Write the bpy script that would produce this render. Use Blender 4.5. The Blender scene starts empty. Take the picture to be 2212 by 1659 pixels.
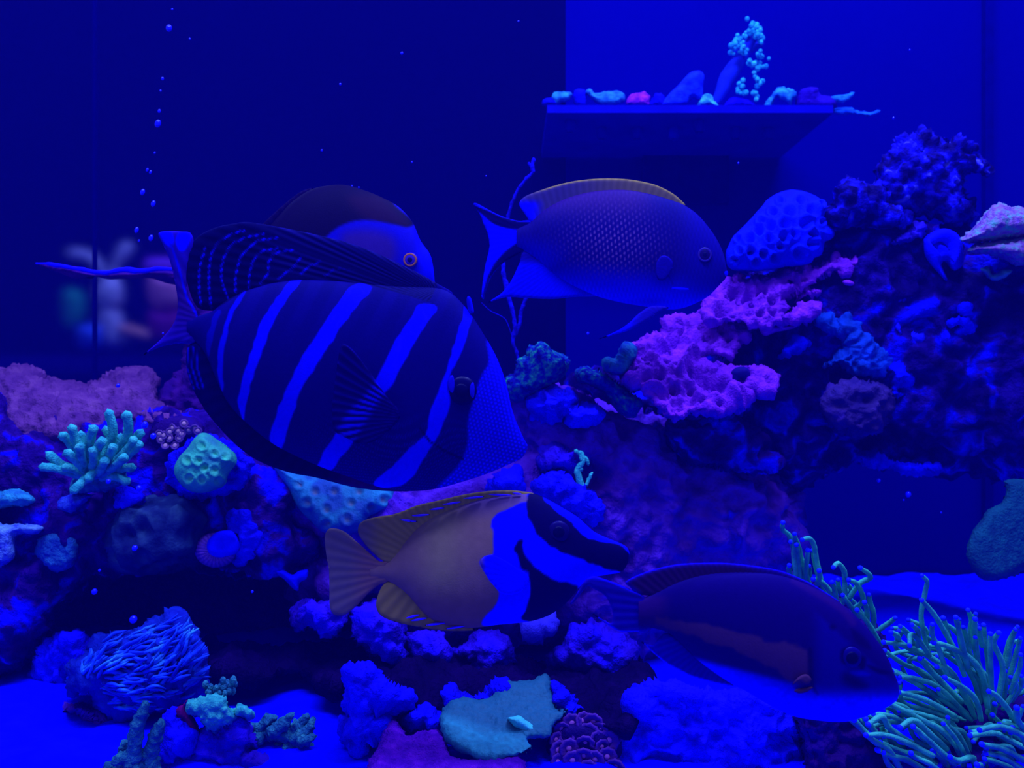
import bpy, math, random
import numpy as np
from mathutils import Vector

random.seed(7)
RNG = np.random.default_rng(11)
scene = bpy.context.scene
COL = scene.collection

# ------------------------------------------------------------------ camera, world, lamps, exposure
F = 1776.0            # focal length in pixels of the 2212 x 1659 frame
CAMZ = 0.32
cam_data = bpy.data.cameras.new('camera')
cam_data.sensor_width = 36.0
cam_data.lens = 36.0 * F / 2212.0
cam_data.clip_start = 0.01
cam_data.clip_end = 50
cam_data.dof.use_dof = True
cam_data.dof.focus_distance = 0.62
cam_data.dof.aperture_fstop = 9.0
cam = bpy.data.objects.new('camera', cam_data)
cam.location = (0, 0, CAMZ)
cam.rotation_euler = (math.radians(90), 0, 0)
COL.objects.link(cam)
scene.camera = cam

LR, LG, LB = 0.30, 0.40, 1.0          # red and green share that S() reckons with
LAMP = (0.19, 0.25, 1.0)              # colour of the reef lamps
world = bpy.data.worlds.new('world')
scene.world = world
world.use_nodes = True
bg = world.node_tree.nodes['Background']
bg.inputs[0].default_value = (*LAMP, 1)
bg.inputs[1].default_value = 0.40

def area(name, loc, rot, sx, sy, energy):
    l = bpy.data.lights.new(name, 'AREA')
    l.shape = 'RECTANGLE'; l.size = sx; l.size_y = sy
    l.energy = energy; l.color = LAMP
    o = bpy.data.objects.new(name, l)
    o.location = loc; o.rotation_euler = [math.radians(a) for a in rot]
    COL.objects.link(o)
    return o
# reef lamps hanging above the open top of the tank
area('reef_lamp', (-0.05, 0.30, 1.40), (20, 0, 0), 1.50, 0.20, 44.0)
area('reef_lamp', (0.60, 1.00, 2.10), (0, 0, 0), 0.50, 0.20, 46.0)
area('toy_fill_lamp', (-0.95, 1.62, 1.55), (0, 0, 0), 0.5, 0.2, 7.0)  # unseen lamp added beyond the rear glass to brighten the toys

vs = scene.view_settings
vs.view_transform = 'Standard'; vs.look = 'None'; vs.gamma = 1.0
vs.exposure = 0.0; vs.use_curve_mapping = False
scene.display_settings.display_device = 'sRGB'
scene.cycles.max_bounces = 4
scene.cycles.diffuse_bounces = 2
scene.cycles.glossy_bounces = 1
scene.cycles.transmission_bounces = 2
scene.cycles.transparent_max_bounces = 4
scene.cycles.volume_bounces = 0
scene.cycles.use_light_tree = False
scene.cycles.adaptive_threshold = 0.03
scene.cycles.caustics_reflective = False
scene.cycles.caustics_refractive = False

# ------------------------------------------------------------------ helpers
def P(px, py, Y):
    """point at pixel (px, py) of the frame and distance Y from the lens"""
    return np.stack([(np.asarray(px, float) - 1106.0) / F * Y,
                     np.broadcast_to(np.asarray(Y, float), np.shape(px)) * 1.0,
                     CAMZ + (829.5 - np.asarray(py, float)) / F * Y], -1)

def lin(c):
    c = np.asarray(c, float) / 255.0
    return np.where(c <= 0.04045, c / 12.92, ((c + 0.055) / 1.055) ** 2.4)

def S(r, g, b):
    """reflectance of a thing that looks (r, g, b) when fully lit by the reef lamps"""
    v = lin((r, g, b)) / np.array([LR, LG, LB])  # seen colours: the reef lamps' blue tint is put into the reflectance
    return tuple(np.clip(v, 0.0, 0.95))

def SA(c):                       # the same on an N x 3 array
    return np.clip(lin(c) / np.array([LR, LG, LB]), 0, 0.95)

def zoomed(x0, y0, s, pts):
    return [(x0 + u / s, y0 + v / s) for u, v in pts]

def smooth(t):
    t = np.clip(t, 0, 1)
    return t * t * (3 - 2 * t)

def _hash(ix, iy, iz, seed):
    h = (ix * 374761393 + iy * 668265263 + iz * 2147483647 + seed * 974711) & 0xFFFFFFFF
    h = ((h ^ (h >> 13)) * 1274126177) & 0xFFFFFFFF
    h = ((h ^ (h >> 16)) * 2246822519) & 0xFFFFFFFF
    return ((h ^ (h >> 15)) & 0xFFFFFF) / float(0xFFFFFF)

def vnoise(p, seed=0):
    i = np.floor(p).astype(np.int64); f = p - i
    f = f * f * (3 - 2 * f)
    r = 0
    for dx in (0, 1):
        wx = f[:, 0] if dx else 1 - f[:, 0]
        for dy in (0, 1):
            wy = f[:, 1] if dy else 1 - f[:, 1]
            for dz in (0, 1):
                wz = f[:, 2] if dz else 1 - f[:, 2]
                r = r + wx * wy * wz * _hash(i[:, 0] + dx, i[:, 1] + dy, i[:, 2] + dz, seed)
    return r * 2 - 1

def fbm(p, octaves=4, seed=0):
    r = 0; a = 1.0
    for k in range(octaves):
        r = r + a * vnoise(p * (2.03 ** k) + 17.3 * k, seed + k); a *= 0.5
    return r

def worley(p, seed=0):
    i = np.floor(p).astype(np.int64)
    best = np.full(len(p), 9.0)
    for dx in (-1, 0, 1):
        for dy in (-1, 0, 1):
            for dz in (-1, 0, 1):
                c = i + np.array([dx, dy, dz])
                q = np.stack([c[:, k] + _hash(c[:, 0], c[:, 1], c[:, 2], seed + 31 * (k + 1)) for k in range(3)], -1)
                best = np.minimum(best, ((p - q) ** 2).sum(1))
    return np.sqrt(best)

def displacement(p, specs, seed):
    """sum of noises, each (kind, feature size in metres, height in metres)"""
    d = np.zeros(len(p))
    for k, (kind, size, amp) in enumerate(specs):
        q = p / size + seed * 3.7 + 11.1 * k
        if kind == 'fbm':
            d += amp * fbm(q, 4, seed + k)
        elif kind == 'soft':
            d += amp * vnoise(q, seed + k)
        elif kind == 'ridge':
            d += amp * (1 - 2 * np.abs(fbm(q, 3, seed + k)))
        elif kind == 'knob':
            d += amp * smooth(1.0 - worley(q, seed + k) / 0.62)
        elif kind == 'hole':
            d -= amp * smooth((0.40 - worley(q, seed + k)) / 0.14)
        elif kind == 'pit':
            d -= amp * smooth(1.0 - worley(q, seed + k) / 0.55)
        elif kind == 'cell':
            d += amp * np.clip(worley(q, seed + k) * 1.5 - 0.45, -0.4, 0.6)
    return d

def poly_sd(px, py, poly):
    """signed distance to a closed polygon (positive inside) and the nearest outline point"""
    poly = np.asarray(poly, float)
    n = len(poly)
    best = np.full(px.shape, 1e18); nx = np.zeros(px.shape); ny = np.zeros(px.shape)
    inside = np.zeros(px.shape, bool)
    for i in range(n):
        ax, ay = poly[i]; bx, by = poly[(i + 1) % n]
        ex, ey = bx - ax, by - ay
        L = ex * ex + ey * ey + 1e-12
        t = np.clip(((px - ax) * ex + (py - ay) * ey) / L, 0, 1)
        qx, qy = ax + t * ex, ay + t * ey
        d = (px - qx) ** 2 + (py - qy) ** 2
        m = d < best
        best = np.where(m, d, best); nx = np.where(m, qx, nx); ny = np.where(m, qy, ny)
        if ay != by:
            c = ((ay > py) != (by > py)) & (px < ex * (py - ay) / ey + ax)
            inside ^= c
    d = np.sqrt(best)
    return np.where(inside, d, -d), nx, ny

def line_d(px, py, line):
    """distance to an open polyline"""
    line = np.asarray(line, float)
    best = np.full(px.shape, 1e18)
    for (ax, ay), (bx, by) in zip(line[:-1], line[1:]):
        ex, ey = bx - ax, by - ay
        t = np.clip(((px - ax) * ex + (py - ay) * ey) / (ex * ex + ey * ey + 1e-12), 0, 1)
        best = np.minimum(best, (px - ax - t * ex) ** 2 + (py - ay - t * ey) ** 2)
    return np.sqrt(best)

def spline(pts, per=6, closed=True):
    """Catmull-Rom through the points"""
    p = np.asarray(pts, float); n = len(p); out = []
    rng = range(n) if closed else range(n - 1)
    for i in rng:
        if closed:
            a, b, c, d = p[i - 1], p[i], p[(i + 1) % n], p[(i + 2) % n]
        else:
            a, b, c, d = p[max(i - 1, 0)], p[i], p[i + 1], p[min(i + 2, n - 1)]
        for k in range(per):
            t = k / per
            out.append(0.5 * (2 * b + (c - a) * t + (2 * a - 5 * b + 4 * c - d) * t * t + (3 * b - a - 3 * c + d) * t ** 3))
    if not closed:
        out.append(p[-1])
    return np.array(out)

def make_mesh(name, co, faces, col=None, flat=False):
    me = bpy.data.meshes.new(name)
    me.from_pydata([tuple(v) for v in co], [], faces)
    if not flat:
        me.polygons.foreach_set('use_smooth', [True] * len(me.polygons))
    if col is not None:
        at = me.color_attributes.new('Col', 'FLOAT_COLOR', 'POINT')
        c4 = np.ones((len(co), 4), np.float32); c4[:, :3] = col
        at.data.foreach_set('color', c4.ravel())
    me.update()
    return me

def link(name, me, mat, parent=None, loc=(0, 0, 0)):
    o = bpy.data.objects.new(name, me)
    if mat is not None:
        if not me.materials: me.materials.append(mat)
    o.location = loc
    o.parent = parent
    COL.objects.link(o)
    return o

def tag(o, label=None, cat=None, group=None, kind=None):
    if label: o['label'] = label
    if cat: o['category'] = cat
    if group: o['group'] = group
    if kind: o['kind'] = kind
    return o

def empty(name, loc, label, cat, group=None):
    o = bpy.data.objects.new(name, None)
    o.empty_display_size = 0.02
    o.location = tuple(float(v) for v in loc); COL.objects.link(o)
    return tag(o, label, cat, group)

def vnormals(co, faces):
    n = np.zeros_like(co)
    quads = np.array([f for f in faces if len(f) == 4]); tris = np.array([f for f in faces if len(f) == 3])
    for arr in (quads, tris):
        if len(arr):
            a, b, c = co[arr[:, 0]], co[arr[:, 1]], co[arr[:, 2]]
            fn = np.cross(b - a, c - a) if arr.shape[1] == 3 else np.cross(c - a, co[arr[:, 3]] - b)
            for k in range(arr.shape[1]):
                np.add.at(n, arr[:, k], fn)
    return n / (np.linalg.norm(n, axis=1, keepdims=True) + 1e-12)

def relief(outline, depth, thick, back=None, round_px=40, h=5, noise=(), seed=1, curve=True, paint=None, edge=0.0, rays=None, disp=None):
    """A solid whose outline seen from the front is `outline` (frame pixels): depth(px, py) is its middle
    surface, `thick` / `back` how far it swells to the front / rear. Returns world coordinates, faces, colours."""
    poly = spline(outline, 6) if curve else np.asarray(outline, float)
    if not callable(depth):
        d0 = float(depth); depth = lambda x, y: np.full(np.shape(x), d0)
    back = thick if back is None else back
    x0, y0 = poly.min(0) - h; x1, y1 = poly.max(0) + h
    gx = np.arange(x0, x1 + h, h); gy = np.arange(y0, y1 + h, h)
    X, Yp = np.meshgrid(gx, gy)
    sd, nx, ny = poly_sd(X, Yp, poly)
    ins = sd > 0
    cell = ins[:-1, :-1] | ins[1:, :-1] | ins[:-1, 1:] | ins[1:, 1:]
    used = np.zeros_like(ins)
    used[:-1, :-1] |= cell; used[1:, :-1] |= cell; used[:-1, 1:] |= cell; used[1:, 1:] |= cell
    X = np.where(ins, X, nx); Yp = np.where(ins, Yp, ny)
    sd = np.where(ins, sd, 0)
    near = (sd < 0.35 * h) & used               # pull the rim onto the outline
    X = np.where(near, nx, X); Yp = np.where(near, ny, Yp); sd = np.where(near, 0, sd)
    idx = -np.ones(ins.shape, int); idx[used] = np.arange(used.sum())
    px, py, s = X[used], Yp[used], sd[used]
    t = np.clip(s / round_px, 0, 1)
    prof = np.sqrt(np.clip(1 - (1 - t) ** 2, 0, 1))
    D = depth(px, py)
    rim = s <= 0
    yf = D - thick * prof - edge; yb = D + back * prof + edge
    if rays is not None:
        fx, fy, cnt, amp = rays
        ang = np.arctan2(py - fy, px - fx)
        rr = np.cos(ang * cnt)
        yf = yf - amp * rr * (prof > 0); yb = yb + amp * rr * (prof > 0)
    n = len(px)
    front = P(px, py, yf); rear = P(px, py, yb)
    if edge > 0:
        co = np.vstack([front, rear]); rmap = np.arange(n) + n
    else:
        keep = ~rim
        rmap = np.where(rim, np.arange(n), 0); rmap[keep] = n + np.arange(keep.sum())
        co = np.vstack([front, rear[keep]])
    cy, cx = np.nonzero(cell)
    a, b, c, d = idx[cy, cx], idx[cy, cx + 1], idx[cy + 1, cx + 1], idx[cy + 1, cx]
    faces = [];
    for q in zip(a.tolist(), d.tolist(), c.tolist(), b.tolist()):
        faces.append(q)
    nf = len(faces)
    rm = rmap.tolist()
    for i in range(nf):
        q = faces[i]
        faces.append((rm[q[3]], rm[q[2]], rm[q[1]], rm[q[0]]))
    if edge > 0:
        cnt = {}
        for q in faces[:nf]:
            for k in range(4):
                e = (q[k], q[(k + 1) % 4]); cnt[e] = 1
        for (u, v) in list(cnt):
            if (v, u) not in cnt and u != v:
                faces.append((v, u, rm[u], rm[v]))
    # clean collapsed corners
    out = []
    for q in faces:
        r = []
        for v in q:
            if v not in r: r.append(v)
        if len(r) >= 3: out.append(tuple(r))
    faces = out
    mpx = np.concatenate([px, px if edge > 0 else px[~rim]]); mpy = np.concatenate([py, py if edge > 0 else py[~rim]])
    dd = np.zeros(len(co))
    if noise or disp is not None:
        nrm = vnormals(co, faces)
        dd = displacement(co, noise, seed) if noise else dd
        if disp is not None:
            dd = dd + disp(mpx, mpy)
        co = co + nrm * dd[:, None]
    colr = paint(mpx, mpy, co, dd) if paint else None
    return co, faces, colr

def solid(name, mat, outline, depth, thick, label=None, cat=None, parent=None, group=None, kind=None, **kw):
    co, faces, col = relief(outline, depth, thick, **kw)
    if parent is None:
        loc = np.array([co[:, 0].mean(), co[:, 1].mean(), co[:, 2].min()])
    else:
        loc = np.array(parent['_loc'])
    me = make_mesh(name, co - loc, faces, col)
    o = link(name, me, mat, parent, loc if parent is None else (0, 0, 0))
    if parent is None:
        o['_loc'] = [float(v) for v in loc]
        tag(o, label, cat, group, kind)
    elif label: o['label'] = label
    return o

def thing(name, loc, label, cat, group=None):
    o = empty(name, loc, label, cat, group)
    o['_loc'] = [float(v) for v in loc]
    return o

def tube_mesh(pts, rad, sides=8, flat=1.0, knob=None, seed=0):
    """swept tube with rounded ends; pts N x 3, rad N"""
    pts = np.asarray(pts, float); rad = np.asarray(rad, float)
    if rad.ndim == 0 or len(rad) != len(pts): rad = np.interp(np.linspace(0, 1, len(pts)), np.linspace(0, 1, rad.size), rad.ravel())
    d = np.gradient(pts, axis=0); d /= np.linalg.norm(d, axis=1, keepdims=True) + 1e-12
    # round both ends
    p0 = pts[0] - d[0] * rad[0] * 0.7; p1 = pts[-1] + d[-1] * rad[-1] * 0.8
    up = np.array([0.0, 1.0, 0.0]) if abs(d[0][1]) < 0.9 else np.array([1.0, 0, 0])
    co = []; u = np.cross(d[0], up); u /= np.linalg.norm(u)
    for i in range(len(pts)):
        u = u - d[i] * np.dot(u, d[i]); u /= np.linalg.norm(u) + 1e-12
        v = np.cross(d[i], u)
        for k in range(sides):
            a = 2 * math.pi * k / sides
            co.append(pts[i] + rad[i] * (math.cos(a) * u + flat * math.sin(a) * v))
    n = len(pts); faces = []
    for i in range(n - 1):
        for k in range(sides):
            k2 = (k + 1) % sides
            faces.append((i * sides + k, i * sides + k2, (i + 1) * sides + k2, (i + 1) * sides + k))
    co.append(p0); co.append(p1); b = len(co)
    for k in range(sides):
        k2 = (k + 1) % sides
        faces.append((b - 2, k2, k)); faces.append((b - 1, (n - 1) * sides + k, (n - 1) * sides + k2))
    co = np.array(co)
    if knob:
        nrm = vnormals(co, faces)
        co = co + nrm * displacement(co, knob, seed)[:, None]
    return co, faces

def curve3(pts, per=5):
    return spline(pts, per, closed=False)

def ico(sub=2):
    import bmesh
    bm = bmesh.new(); bmesh.ops.create_icosphere(bm, subdivisions=sub, radius=1.0)
    bm.verts.ensure_lookup_table()
    co = np.array([v.co[:] for v in bm.verts]); f = [tuple(v.index for v in q.verts) for q in bm.faces]
    bm.free(); return co, f
ICO2 = ico(2); ICO3 = ico(3); ICO4 = ico(4)

# ------------------------------------------------------------------ materials
def nodes_of(name):
    m = bpy.data.materials.new(name); m.use_nodes = True
    nt = m.node_tree
    return m, nt, nt.nodes['Principled BSDF']

def bump_into(nt, bsdf, scale, strength, dist=0.002, detail=4.0, kind='noise'):
    tc = nt.nodes.new('ShaderNodeTexCoord')
    if kind == 'noise':
        t = nt.nodes.new('ShaderNodeTexNoise'); t.inputs['Scale'].default_value = scale; t.inputs['Detail'].default_value = detail
        out = t.outputs['Fac']
    else:
        t = nt.nodes.new('ShaderNodeTexVoronoi'); t.inputs['Scale'].default_value = scale
        out = t.outputs['Distance']
    nt.links.new(tc.outputs['Object'], t.inputs['Vector'])
    b = nt.nodes.new('ShaderNodeBump'); b.inputs['Strength'].default_value = strength; b.inputs['Distance'].default_value = dist
    nt.links.new(out, b.inputs['Height']); nt.links.new(b.outputs['Normal'], bsdf.inputs['Normal'])

def mat_noise(name, stops, scale, rough=0.8, bump=0.5, bump_scale=400, detail=5.0, spec=0.03, bump_kind='noise', bdist=0.002, distort=0.0):
    """stops: [(position, seen colour)] through a noise of the given scale (per metre)"""
    m, nt, b = nodes_of(name)
    tc = nt.nodes.new('ShaderNodeTexCoord')
    n = nt.nodes.new('ShaderNodeTexNoise'); n.inputs['Scale'].default_value = scale; n.inputs['Detail'].default_value = detail
    n.inputs['Distortion'].default_value = distort
    nt.links.new(tc.outputs['Object'], n.inputs['Vector'])
    r = nt.nodes.new('ShaderNodeValToRGB')
    while len(r.color_ramp.elements) < len(stops): r.color_ramp.elements.new(0.5)
    for e, (p, c) in zip(r.color_ramp.elements, stops):
        e.position = p; e.color = (*S(*c), 1)
    nt.links.new(n.outputs['Fac'], r.inputs['Fac']); nt.links.new(r.outputs['Color'], b.inputs['Base Color'])
    b.inputs['Roughness'].default_value = rough; b.inputs['Specular IOR Level'].default_value = spec
    if bump: bump_into(nt, b, bump_scale, bump, bdist, kind=bump_kind)
    return m

def mat_col(name, rough=0.6, spec=0.2, bump=0.0, bump_scale=500, grain=0.0, sheen=0.0, bump_kind='noise'):
    """colour from the mesh's own Col attribute, with a little grain"""
    m, nt, b = nodes_of(name)
    a = nt.nodes.new('ShaderNodeAttribute'); a.attribute_name = 'Col'
    out = a.outputs['Color']
    if grain:
        tc = nt.nodes.new('ShaderNodeTexCoord')
        n = nt.nodes.new('ShaderNodeTexNoise'); n.inputs['Scale'].default_value = 300; n.inputs['Detail'].default_value = 4
        nt.links.new(tc.outputs['Object'], n.inputs['Vector'])
        mr = nt.nodes.new('ShaderNodeMapRange'); mr.inputs['To Min'].default_value = 1 - grain; mr.inputs['To Max'].default_value = 1 + grain
        nt.links.new(n.outputs['Fac'], mr.inputs['Value'])
        mx = nt.nodes.new('ShaderNodeVectorMath'); mx.operation = 'SCALE'
        nt.links.new(out, mx.inputs[0]); nt.links.new(mr.outputs['Result'], mx.inputs['Scale'])
        out = mx.outputs['Vector']
    nt.links.new(out, b.inputs['Base Color'])
    b.inputs['Roughness'].default_value = rough; b.inputs['Specular IOR Level'].default_value = spec
    if bump: bump_into(nt, b, bump_scale, bump, kind=bump_kind)
    return m

def mat_plain(name, c, rough=0.7, spec=0.05, bump=0.0, bump_scale=500):
    m, nt, b = nodes_of(name)
    tc = nt.nodes.new('ShaderNodeTexCoord')
    n = nt.nodes.new('ShaderNodeTexNoise'); n.inputs['Scale'].default_value = 60
    nt.links.new(tc.outputs['Object'], n.inputs['Vector'])
    r = nt.nodes.new('ShaderNodeValToRGB')
    s = np.array(S(*c))
    r.color_ramp.elements[0].position = 0.3; r.color_ramp.elements[1].position = 0.7
    r.color_ramp.elements[0].color = (*(s * 0.82), 1); r.color_ramp.elements[1].color = (*np.clip(s * 1.12, 0, 0.97), 1)
    nt.links.new(n.outputs['Fac'], r.inputs['Fac']); nt.links.new(r.outputs['Color'], b.inputs['Base Color'])
    b.inputs['Roughness'].default_value = rough; b.inputs['Specular IOR Level'].default_value = spec
    if bump: bump_into(nt, b, bump_scale, bump)
    return m
# ------------------------------------------------------------------ the setting: tank and room
def box(x0, x1, y0, y1, z0, z1):
    co = np.array([(x, y, z) for x in (x0, x1) for y in (y0, y1) for z in (z0, z1)])
    f = [(0, 1, 3, 2), (4, 6, 7, 5), (0, 4, 5, 1), (2, 3, 7, 6), (0, 2, 6, 4), (1, 5, 7, 3)]
    return co, f

def box_obj(name, b, mat, parent=None, **kw):
    co, f = box(*b)
    loc = np.array([(b[0] + b[1]) / 2, (b[2] + b[3]) / 2, b[4]]) if parent is None else np.array(parent['_loc'])
    o = link(name, make_mesh(name, co - loc, f, flat=True), mat, parent, loc if parent is None else (0, 0, 0))
    if parent is None: o['_loc'] = [float(v) for v in loc]
    if kw: tag(o, **kw)
    return o

BACKY = 1.26
M_backing = mat_noise('blue_backing_sheet', [(0.3, (0, 0, 106)), (0.7, (0, 0, 114))], 2.0, rough=0.9, bump=0.0, spec=0.0)
M_dark = mat_noise('dark_room_paint', [(0.3, (0, 0, 30)), (0.7, (0, 0, 36))], 1.5, rough=0.9, bump=0)
M_floor = mat_plain('tank_bottom', (0, 0, 150))
split_x = float(P(1222, 100, BACKY)[0])
box_obj('wall_back', (split_x, 1.05, BACKY, BACKY + 0.01, 0.0, 0.98), M_backing, kind='structure', label='blue backing sheet behind the frag rack')
# bare glass to its left, the shop lies dim beyond it
m, nt, b = nodes_of('rough_blue_glass')
nt.nodes.remove(b)
outn = nt.nodes['Material Output']
tr = nt.nodes.new('ShaderNodeBsdfRefraction'); tr.inputs['Color'].default_value = (0.80, 0.86, 0.98, 1)
tr.inputs['Roughness'].default_value = 0.20; tr.inputs['IOR'].default_value = 1.33
df = nt.nodes.new('ShaderNodeBsdfDiffuse'); df.inputs[0].default_value = (*S(3, 1, 200), 1)
mx = nt.nodes.new('ShaderNodeMixShader'); mx.inputs[0].default_value = 0.03  # small blue diffuse share mixed into the rough glass
nt.links.new(tr.outputs[0], mx.inputs[1]); nt.links.new(df.outputs[0], mx.inputs[2]); nt.links.new(mx.outputs[0], outn.inputs[0])
M_glass = m
box_obj('window_1', (-1.02, split_x - 0.002, BACKY, BACKY + 0.012, 0.0, 0.98), M_glass, kind='structure', label='bare rear glass of the tank')
corner_x = float(P(208, 100, BACKY)[0])
box_obj('trim_1', (corner_x - 0.002, corner_x + 0.002, BACKY - 0.008, BACKY - 0.0005, 0.0, 0.98), mat_plain('silicone_seam', (0, 0, 60), spec=0.0), kind='structure', label='silicone seam of the rear glass')
box_obj('trim_2', (float(P(2128, 100, BACKY)[0]) - 0.006, float(P(2128, 100, BACKY)[0]) + 0.006, BACKY - 0.012, BACKY - 0.0005, 0.0, 0.98), mat_plain('panel_seam', (0, 0, 88), spec=0.0), kind='structure', label='seam in the blue backing sheet')
box_obj('wall_room', (-2.6, 2.2, 3.0, 3.05, -1.0, 2.2), M_dark, kind='structure', label='dim wall of the shop beyond the tank')
box_obj('floor', (-1.02, 1.05, 0.30, BACKY - 0.001, -0.02, 0.0), M_floor, kind='structure', label='bottom pane of the tank')

# sand bed: a rolling surface with a mound at the right rear
def sand_z(x, y):
    p = np.stack([x, y, np.zeros_like(x)], -1)
    z = 0.030 + 0.010 * fbm(p / 0.16, 3, 5) + 0.003 * fbm(p / 0.03, 3, 9)
    z = z + 0.018 * np.exp(-(((x - 0.46) / 0.20) ** 2 + ((y - 1.02) / 0.16) ** 2))
    z = z + 0.020 * np.exp(-(((x + 0.02) / 0.30) ** 2 + ((y - 1.05) / 0.10) ** 2))
    return z
gx = np.linspace(-1.0, 1.03, 300); gy = np.linspace(0.36, BACKY - 0.004, 150)
X, Yg = np.meshgrid(gx, gy)
Z = sand_z(X.ravel(), Yg.ravel())
co = np.stack([X.ravel(), Yg.ravel(), Z], -1)
co[:, 2] += 0.0012 * vnoise(co / 0.006, 3)
nx_, ny_ = 300, 150
faces = [(j * nx_ + i, j * nx_ + i + 1, (j + 1) * nx_ + i + 1, (j + 1) * nx_ + i) for j in range(ny_ - 1) for i in range(nx_ - 1)]
M_sand = mat_noise('lamp_blue_sand', [(0.25, (2, 2, 225)), (0.5, (0, 0, 250)), (0.8, (2, 3, 255))], 30, rough=0.95, bump=0.5, bump_scale=900, spec=0.05)  # pale sand with the blue of the lamps put into its colour
link('sand_bed', make_mesh('sand_bed', co, faces), M_sand)
tag(bpy.data.objects['sand_bed'], 'pale sand covering the tank bottom, lamp blue put into its colour', 'sand', kind='stuff')

# the water: a thin even haze through the whole tank
def water(density):
    m = bpy.data.materials.new('hazy_water'); m.use_nodes = True
    nt = m.node_tree; nt.nodes.remove(nt.nodes['Principled BSDF'])
    v = nt.nodes.new('ShaderNodeVolumeScatter'); v.inputs['Color'].default_value = (0.02, 0.02, 1, 1); v.inputs['Density'].default_value = density
    nt.links.new(v.outputs[0], nt.nodes['Material Output'].inputs['Volume'])
    co, f = box(-1.015, 1.045, 0.12, BACKY - 0.0012, 0.001, 0.90)
    o = link('water', make_mesh('water', co, f, flat=True), m)
    tag(o, 'slightly hazy sea water filling the tank', 'water', kind='stuff')
water(0.10)
# ------------------------------------------------------------------ fish
M_fish = mat_col('fish_skin', rough=0.6, spec=0.03, bump=0.08, bump_scale=900, grain=0.10)
M_fin = mat_col('fish_fin', rough=0.7, spec=0.02, grain=0.12)
M_pupil = mat_plain('eye_pupil', (0, 0, 62), rough=0.35, spec=0.08)

def mixc(a, b, t):
    t = np.asarray(t)[:, None]
    return a * (1 - t) + b * t

def cmask(px, py, poly, soft=3.0, per=4):
    sd, _, _ = poly_sd(px, py, spline(poly, per) if per else poly)
    return smooth(0.5 + sd / (2 * soft))

def wob(px, py, scale, amp, seed):
    """wavy outline for markings"""
    p = np.stack([px / scale, py / scale, np.zeros_like(px)], -1)
    return px + amp * vnoise(p, seed), py + amp * vnoise(p, seed + 9)

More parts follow.
